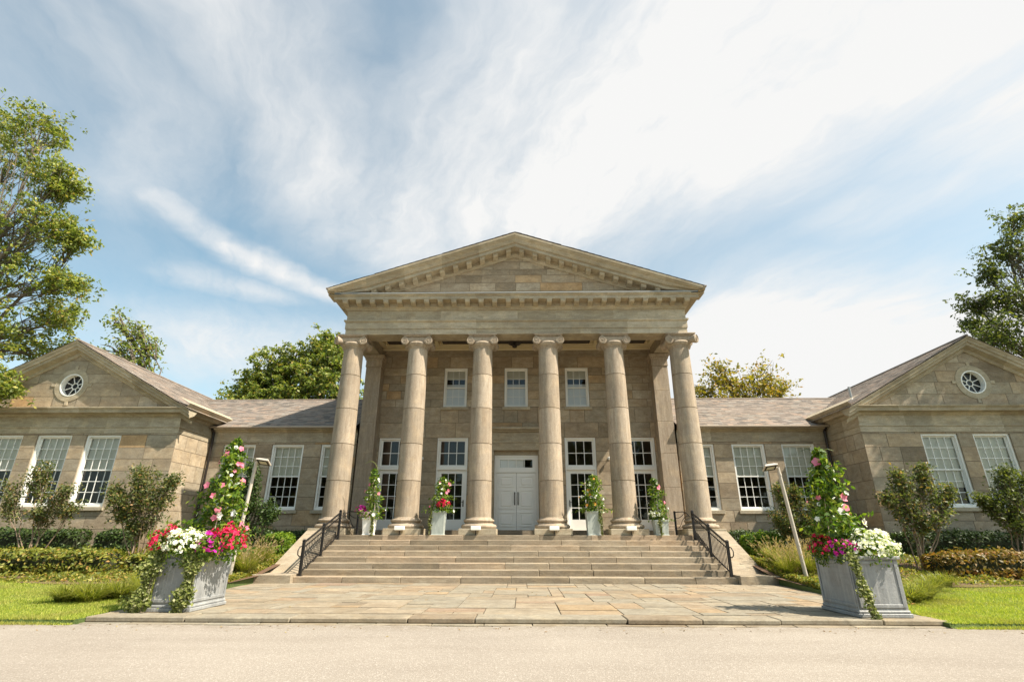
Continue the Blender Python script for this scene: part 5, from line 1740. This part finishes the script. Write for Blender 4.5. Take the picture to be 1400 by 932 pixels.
for s, seed in ((-1, 203), (1, 204)):
    rng = np.random.default_rng(seed)
    n = 52000
    x = rng.uniform(7.35, 19, n); y = 11.5 + 9.0 * rng.random(n)
    k_ = np.arange(n) % 5 == 0
    x = np.where(k_, pave_x(y) + 0.02 + 0.6 * rng.random(n) ** 1.5, x)
    m = (np.sin(x * 1.7 + seed) * np.sin(y * 1.9 + x * 0.4) > -0.75) & (y > np.where(x < 9.5, 13.0, 15.0)) | k_
    m &= x > pave_x(y) + 0.01
    x, y = x[m], y[m]
    z = np.array([gz(v) for v in y]) + rng.random(len(x)) ** 1.4 * 0.15 * (0.5 + np.abs(np.sin(x * 2.3) * np.sin(y * 2.9)))
    tag(np_mesh('ground_cover', leaf_quads(rng, np.stack([s * x, y, z], 1), 0.05, 0.45, 0.6), 4, M['l_hedge']), kind='stuff')

# ---- the two lead planters by the road
def lead_planter(x0, x1, y0, y1, label):
    cx, cy = (x0 + x1) / 2, (y0 + y1) / 2
    t = thing('lead_planter', (cx, cy, -0.03), label, 'planter', 'lead planters at the road edge')
    z0, z1 = -0.026, 0.95
    mb = MB()
    mb.box(x0 + 0.02, x1 - 0.02, y0 + 0.02, y1 - 0.02, z0 + 0.09, z1 - 0.05, bev=0.006)
    mb.build('body', M['lead'], t)
    mb = MB()
    mb.box(x0 - 0.015, x1 + 0.015, y0 - 0.015, y1 + 0.015, z0, z0 + 0.06, bev=0.008)
    mb.box(x0 + 0.002, x1 - 0.002, y0 + 0.002, y1 - 0.002, z0 + 0.061, z0 + 0.11, bev=0.014)
    mb.build('base', M['lead'], t)
    mb = MB()
    for a, b, c, d in ((x0 - 0.02, x1 + 0.02, y0 - 0.02, y0 + 0.06), (x0 - 0.02, x1 + 0.02, y1 - 0.06, y1 + 0.02), (x0 - 0.02, x0 + 0.06, y0 + 0.061, y1 - 0.061), (x1 - 0.06, x1 + 0.02, y0 + 0.061, y1 - 0.061)):
        mb.box(a, b, c, d, z1 - 0.055, z1, bev=0.01)
    mb.build('rim', M['lead'], t)
    za, zb, w, p = z0 + 0.15, z1 - 0.08, 0.055, 0.018
    for q in range(4):
        mb = MB()
        def bar(a, b, c, d):
            if q == 0: mb.box(a, b, y0 + 0.021 - p, y0 + 0.0205, c, d, bev=0.006)
            if q == 1: mb.box(a, b, y1 - 0.0205, y1 - 0.021 + p, c, d, bev=0.006)
            if q == 2: mb.box(x0 + 0.021 - p, x0 + 0.0205, a, b, c, d, bev=0.006)
            if q == 3: mb.box(x1 - 0.0205, x1 - 0.021 + p, a, b, c, d, bev=0.006)
        a0, a1 = ((x0, x1) if q < 2 else (y0, y1))
        a0 += 0.05; a1 -= 0.05
        bar(a0, a0 + w, za, zb); bar(a1 - w, a1, za, zb)
        bar(a0 + w + 0.001, a1 - w - 0.001, za, za + w); bar(a0 + w + 0.001, a1 - w - 0.001, zb - w, zb)
        mb.build('panel_frame', M['lead'], t)
    mb = MB(); mb.box(x0 + 0.06, x1 - 0.06, y0 + 0.06, y1 - 0.06, z1 - 0.045, z1 - 0.03); mb.build('soil', M['soil'], t)
    return t
LP = (-6.62, -5.82, 10.35, 11.55)
RP_ = (6.06, 6.95, 10.02, 11.2)
lead_planter(*LP, 'grey lead planter draped with ivy at the sunlit end of the paving')
lead_planter(*RP_, 'grey lead planter with a bare framed front panel at the shaded end of the paving')

def mound(name, c, r, petal_, leafm, label, seed, nf, fs, nl=800, cat='flowers', group=None):
    rng = np.random.default_rng(seed)
    t = thing(name, c, label, cat, group)
    d = unit(rng.normal(size=(nl, 3)) + np.array([0, -0.2, 0.25]))
    p = np.asarray(c) + d * np.asarray(r) * rng.uniform(0.5, 1.04, size=(nl, 1))
    np_mesh('leaves', leaf_quads(rng, p, 0.035, 0.5, 0.4, out=d), 4, leafm, t)
    nf = int(nf * 1.5); fs *= 0.8
    d = unit(rng.normal(size=(nf * 2, 3)) + np.array([0, -0.3, 0.55]))
    d = d[d[:, 2] > -0.15][:nf]
    wob = 1 + 0.16 * np.sin(d[:, :1] * 7 + seed) * np.cos(d[:, 1:2] * 6) + 0.08 * np.sin(d[:, 2:3] * 11 + seed)
    p = np.asarray(c) + d * np.asarray(r) * wob * rng.uniform(0.88, 1.06, size=(len(d), 1))
    np_mesh('blossoms', flower_quads(rng, p, fs, d + rng.normal(size=d.shape) * 0.55, w=0.9), 4, M[petal_], t)
    return t
def hang(name, pts, width, leafm, label, seed, n, size=0.028):
    """trailing ivy along a path with jitter"""
    rng = np.random.default_rng(seed)
    rnd = random.Random(seed)
    t = thing(name, pts[0], label, 'ivy', 'trailing ivy')
    P = [np.asarray(p, dtype=float) for p in pts]
    mb = MB()
    for k in range(9):
        off = Vector((rnd.uniform(-1, 1) * width * 0.8, rnd.uniform(-0.4, 0.2) * width * 0.4, 0))
        mb.tube([Vector(p) + off * (0.5 + 0.5 * i / len(P)) + Vector((rnd.uniform(-1, 1), rnd.uniform(-1, 0.3), 0)) * 0.02 for i, p in enumerate(P)], 0.004, 4)
    mb.build('stems', M['bark'], t)
    s = rng.uniform(0, len(P) - 1.001, n)
    i = s.astype(int); f = (s - i)[:, None]
    A = np.array(P)
    c = A[i] * (1 - f) + A[i + 1] * f
    wv = width * (0.75 + 0.35 * np.sin(s * 3.1 + seed))[:, None]
    j = rng.normal(size=(n, 3)) * np.concatenate([wv * 0.55, wv * 0.32, np.full((n, 1), 0.03)], 1)
    j[:, 0] *= 0.8
    j[:, 1] = -np.abs(j[:, 1]) * 0.5
    np_mesh('leaves', leaf_quads(rng, c + j, size, 0.75, 0.2, out=np.array([0, -1.5, 0.6])), 4, leafm, t)
    return t
def vine(name, foot, top, r0, label, seed, nl, flowers, leaf_size=0.05, wisps=3, power=0.8, bulge=None):
    """climbing vine on a cane obelisk"""
    rng, rnd = np.random.default_rng(seed), random.Random(seed)
    t = thing(name, foot, label, 'flowering vine')
    foot, top = Vector(foot), Vector(top)
    H = (top - foot).length
    mb = MB()
    for k in range(4):
        a = k * math.pi / 2 + 0.6
        q = foot + Vector((math.cos(a), math.sin(a), 0)) * r0 * 0.75
        mb.tube([q, foot.lerp(top, 0.9)], 0.009, 5)
    for h in (0.3, 0.55):
        c = foot.lerp(top, h)
        rr = r0 * 0.75 * (1 - h / 0.9)
        mb.tube([c + Vector((math.cos(a), math.sin(a), 0)) * rr for a in [2 * math.pi * i / 12 for i in range(13)]], 0.005, 4)
    mb.build('trellis', M['bamboo'], t)
    def rad(h): return r0 * (1 - h) ** power * (1 + 0.22 * np.sin(h * 17 + seed) + 0.12 * np.sin(h * 31 + 2)) + 0.035
    h = rng.random(nl) ** 1.15
    a = rng.uniform(0, 2 * math.pi, nl)
    lob = 1 + 0.30 * np.sin(a * 2 + h * 7 + seed) + 0.22 * np.sin(a * 3 - h * 15 + seed * 2)
    rr = rad(h) * lob * rng.uniform(0.35, 1.15, nl)
    axis = np.array(foot)[None] * (1 - h[:, None]) + np.array(top)[None] * h[:, None]
    o = np.stack([np.cos(a), np.sin(a), np.zeros(nl)], 1)
    p = axis + o * rr[:, None]
    LV = [leaf_quads(rng, p, leaf_size, 0.42, 0.5, out=o * 1.0)]
    st = MB()
    for w in range(wisps * 4):       # loose leafy shoots reaching out of the cone
        hh = rnd.uniform(0.05, 0.85)
        aa = rnd.uniform(0, 6.28)
        q0 = foot.lerp(top, hh) + Vector((math.cos(aa), math.sin(aa), 0)) * float(rad(np.array(hh))) * 0.7
        dv = Vector((math.cos(aa), math.sin(aa) - 0.2, rnd.uniform(-0.1, 0.7))) * rnd.uniform(0.4, 0.9) * max(r0, 0.3) * 0.75
        pp = [q0, q0 + dv * 0.5 + Vector((0, 0, 0.04)), q0 + dv]
        st.tube(pp, [0.006, 0.005, 0.003], 5)
        k_ = 16
        tt = rng.uniform(0.1, 1.05, size=(k_, 1))
        LV.append(leaf_quads(rng, np.array(q0) * (1 - tt) + np.array(q0 + dv) * tt + rng.normal(size=(k_, 3)) * 0.02, leaf_size * 0.95, 0.42, 0.6))
    np_mesh('leaves', np.concatenate(LV), 4, M['l_vine'], t)
    for w in range(wisps):
        a0 = rnd.uniform(0, 6.28)
        b0 = foot.lerp(top, rnd.uniform(0.75, 0.98))
        d = Vector((math.cos(a0), math.sin(a0) * 0.6, 0))
        st.tube([b0, b0 + d * 0.08 + Vector((0, 0, 0.12)), b0 + d * 0.2 + Vector((0, 0, 0.17)), b0 + d * 0.32 + Vector((0, 0, 0.13))], [0.007, 0.006, 0.005, 0.003], 5)
    for w in range(5):
        st.tube([foot.lerp(top, q / 10) + Vector((math.cos(q * 1.3 + w), math.sin(q * 1.3 + w), 0)) * float(rad(np.array(q / 10))) * 0.6 for q in range(10)], 0.006, 5)
    st.build('stems', M['l_vine'], t)
    for nm, mat, n, fs in flowers:
        h = rng.random(n) * 0.92
        a = rng.uniform(math.pi * 0.85, 2.15 * math.pi, n)
        o = np.stack([np.cos(a), np.sin(a), np.zeros(n)], 1)
        axis = np.array(foot)[None] * (1 - h[:, None]) + np.array(top)[None] * h[:, None]
        p = axis + o * (rad(h) * 1.12)[:, None]
        for q_, o_ in zip(p, o): np_mesh(nm[:-1], flower_quads(rng, q_[None], fs, (o_ + np.array([0, -0.5, 0.3]))[None], w=0.85), 4, M[mat], t)
    return t
# sunlit-side planter
vine('mandevilla_vine', (-6.12, 11.05, 0.95), (-5.86, 10.95, 3.22), 0.56, 'tall cone of glossy vine with pink and white trumpet flowers in the ivy-clad lead planter', 301, 3000, [('pink_flowers', 'p_pink', 20, 0.07), ('white_flowers', 'p_white', 10, 0.06)], 0.058, 4)
mound('impatiens', (-6.20, 10.42, 1.05), (0.40, 0.32, 0.34), 'p_white', M['l_vine'], 'broad mound of white impatiens in the ivy-clad planter', 302, 270, 0.040, group='flower mounds in the ivy-clad planter')
mound('impatiens', (-6.66, 10.62, 1.08), (0.34, 0.38, 0.36), 'p_red', M['l_vine'], 'crimson impatiens behind the white mound at the outer edge of the ivy-clad planter', 303, 130, 0.042, group='flower mounds in the ivy-clad planter')
mound('impatiens', (-5.60, 10.85, 1.10), (0.32, 0.45, 0.38), 'p_red', M['l_vine'], 'crimson impatiens beneath the lamp post side of the ivy-clad planter', 304, 190, 0.042, group='flower mounds in the ivy-clad planter')
mound('petunias', (-5.74, 10.42, 1.04), (0.22, 0.24, 0.24), 'p_mag', M['l_vine'], 'small cluster of magenta petunias between white and crimson impatiens in the ivy-clad planter', 305, 34, 0.055, group='flower mounds in the ivy-clad planter')
hang('ivy', [(-6.60, 10.36, 1.0), (-6.64, 10.28, 0.75), (-6.66, 10.26, 0.45), (-6.70, 10.25, 0.15), (-6.74, 10.22, 0.0)], 0.23, M['l_ivy'], 'wide curtain of ivy over the outer corner of the lead planter beside the lawn', 306, 3400)
hang('ivy', [(-5.92, 10.34, 1.0), (-5.90, 10.29, 0.75), (-5.90, 10.28, 0.45), (-5.95, 10.27, 0.15), (-6.0, 10.24, 0.0)], 0.19, M['l_ivy'], 'curtain of ivy over the inner corner of the lead planter, between its two faces', 307, 3200)
# shaded-side planter
vine('mandevilla_vine', (6.42, 10.8, 0.95), (6.30, 10.7, 2.95), 0.50, 'tall leafy vine with pink and cream flowers in the lead planter with a bare front', 311, 2500, [('pink_flowers', 'p_pink', 9, 0.08), ('white_flowers', 'p_white', 13, 0.06)], 0.06, 5)
mound('impatiens', (6.66, 10.22, 1.02), (0.44, 0.36, 0.34), 'p_white', M['l_vine'], 'broad mound of white impatiens in the planter with a bare front', 312, 340, 0.040, group='flower mounds in the bare-fronted planter')
mound('impatiens', (6.08, 10.75, 1.02), (0.26, 0.34, 0.28), 'p_red', M['l_vine'], 'dark crimson impatiens at the paving side of the planter with a bare front', 313, 120, 0.04, group='flower mounds in the bare-fronted planter')
mound('petunias', (6.17, 10.28, 1.0), (0.24, 0.24, 0.22), 'p_mag', M['l_vine'], 'magenta petunias beside the white mound in the planter with a bare front', 314, 44, 0.05, group='flower mounds in the bare-fronted planter')
hang('ivy', [(6.12, 10.02, 0.98), (6.14, 9.95, 0.72), (6.16, 9.93, 0.45), (6.2, 9.9, 0.15), (6.24, 9.85, -0.01)], 0.11, M['l_ivy'], 'single narrow trail of ivy down the near corner of the bare-fronted planter', 315, 1300)

# ---- four pale planters between the columns
def porch_planter(x, y, w, h, label, mat='pale_planter', taper=0.8):
    t = thing('tapered_planter', (x, y, 1.31), label, 'planter', 'pale planters between the columns')
    z0, z1 = 1.312, 1.312 + h
    a, b = w / 2 * taper, w / 2
    mb = MB()
    vs_ = [(x + sx * r, y + sy * r, z) for z, r in ((z0 + 0.03, a), (z1 - 0.04, b)) for sx, sy in ((-1, -1), (1, -1), (1, 1), (-1, 1))]
    mb.mesh(vs_, [(0, 1, 5, 4), (1, 2, 6, 5), (2, 3, 7, 6), (3, 0, 4, 7), (0, 3, 2, 1)])
    mb.build('body', M[mat], t)
    mb = MB(); mb.box(x - a - 0.02, x + a + 0.02, y - a - 0.02, y + a + 0.02, z0, z0 + 0.05, bev=0.008); mb.build('base', M[mat], t)
    mb = MB()
    for q in ((x - b - 0.02, x + b + 0.02, y - b - 0.02, y - b + 0.04), (x - b - 0.02, x + b + 0.02, y + b - 0.04, y + b + 0.02), (x - b - 0.02, x - b + 0.04, y - b + 0.041, y + b - 0.041), (x + b - 0.04, x + b + 0.02, y - b + 0.041, y + b - 0.041)):
        mb.box(*q, z1 - 0.05, z1, bev=0.008)
    mb.build('rim', M[mat], t)
    mb = MB(); mb.box(x - b + 0.04, x + b - 0.04, y - b + 0.04, y + b - 0.04, z1 - 0.05, z1 - 0.035); mb.build('soil', M['soil'], t)
    return z1
PY = 20.42
FL = [(-5.52, 0.44, 0.62, 'squat white planter with mauve flowers beside the landing guard', 0.8, 'white'), (-2.90, 0.50, 0.86, 'tall pale planter between column and entrance on the sunlit side', 0.86, 'pale_planter'),
      (2.92, 0.52, 0.86, 'tall pale planter before the stone patch lit by the sun', 0.86, 'pale_planter'), (5.42, 0.50, 0.55, 'low greenish planter beside the shaded-side landing guard', 0.9, 'pale_planter')]
tops = [3.75, 3.42, 3.5, 3.38]
vl = ['slender green vine with a long curling tip in the squat white planter', 'bushy vine with pink and crimson flowers in the tall planter left of the entrance', 'dense vine with white and orange flowers in the tall planter right of the entrance', 'thin vine on a leaning cane with white flowers in the low greenish planter']
vf = [[('pink_flowers', 'p_pink', 3, 0.08), ('white_flowers', 'p_white', 6, 0.06)], [('pink_flowers', 'p_pink', 6, 0.07), ('white_flowers', 'p_white', 5, 0.055)], [('white_flowers', 'p_white', 9, 0.055), ('orange_flowers', 'p_orange', 7, 0.055)], [('pink_flowers', 'p_pink', 4, 0.07), ('white_flowers', 'p_white', 9, 0.05)]]
for k, (x, w, h, lab, tp, mt) in enumerate(FL):
    z = porch_planter(x, PY, w, h, lab, mt, tp)
    vine('mandevilla_vine', (x + (0.1 if k == 0 else 0), PY, z - 0.04), (x + (0.02, 0.1, 0.08, -0.1)[k], PY, tops[k]), (0.34, 0.38, 0.42, 0.34)[k], vl[k], 320 + k, (1100, 1250, 1500, 1150)[k], vf[k], 0.055, 2, (0.55, 0.5, 0.42, 0.6)[k])
    hang('ivy', [(x + (0.14, -0.24, 0.22, -0.06)[k], PY - w / 2 - 0.02, z), (x + (0.18, -0.28, 0.26, -0.06)[k], PY - w / 2 - 0.03, z - h * 0.4), (x + (0.18, -0.28, 0.28, -0.05)[k], PY - w / 2 - 0.03, z - h * 0.95)], 0.08, M['l_ivy'],
         ['ivy strand over the squat white planter', 'ivy strand on the outer side of the tall planter left of the entrance', 'ivy strand on the outer side of the tall planter right of the entrance', 'ivy tuft down the middle of the low greenish planter'][k], 330 + k, 260, 0.03)
mound('impatiens', (-5.62, PY - 0.12, 1.98), (0.26, 0.2, 0.2), 'p_mauve', M['l_vine'], 'ball of pale mauve flowers in the squat white planter', 340, 110, 0.035, 150, group='porch flowers')
mound('petunias', (-5.86, PY - 0.05, 2.2), (0.18, 0.18, 0.17), 'p_mag', M['l_vine'], 'magenta petunias at the outer side of the squat white planter', 341, 26, 0.07, 120, group='porch flowers')
mound('impatiens', (-2.72, PY - 0.2, 2.35), (0.24, 0.18, 0.22), 'p_red', M['l_vine'], 'crimson flowers low in the tall planter left of the entrance', 342, 60, 0.055, 160, group='porch flowers')
mound('impatiens', (5.22, PY - 0.12, 2.0), (0.26, 0.18, 0.18), 'p_white', M['l_vine'], 'loose white flowers in the low greenish planter', 343, 40, 0.055, 150, group='porch flowers')
mb = MB()          # long curling shoot of the slender vine
mb.tube([(-5.40, 20.42, 3.6), (-5.42, 20.40, 3.8), (-5.50, 20.38, 3.95), (-5.62, 20.36, 4.03), (-5.76, 20.35, 4.02), (-5.88, 20.34, 3.93)], [0.014, 0.013, 0.012, 0.011, 0.009, 0.006], 6)
mb.build('shoot', M['l_ivy'], bpy.data.objects['mandevilla_vine.002'], smooth=60)

# fallen leaves and grit gathered along the road edge and on the flags
rng = np.random.default_rng(401)
n = 420
x = rng.uniform(-13, 13, n)
y = 9.6 - np.abs(rng.normal(size=n)) * 0.35
onp = rng.random(n) < 0.22
x = np.where(onp, rng.uniform(-6.8, 6.8, n), x)
y = np.where(onp, rng.uniform(10, 16.5, n), y)
z = np.where(onp, -0.018, -0.112)
c = np.stack([x, y, z], 1)
nr = rng.normal(size=(n, 3)) * 0.25 + np.array([0, 0, 1.0])
a = unit(np.cross(nr, rng.normal(size=(n, 3)))); b = unit(np.cross(nr, a))
sz = rng.uniform(0.008, 0.03, size=(n, 1))
M['litter'] = leafmat('fallen_leaf', [(0.0, (0.10, 0.06, 0.03)), (0.6, (0.24, 0.15, 0.06)), (1.0, (0.34, 0.27, 0.12))], 0.8, 0.1)
tag(np_mesh('leaf_litter', np.stack([c - a * sz, c - b * sz * 0.6, c + a * sz, c + b * sz * 0.6], 1).reshape(-1, 3), 4, M['litter']), kind='stuff')
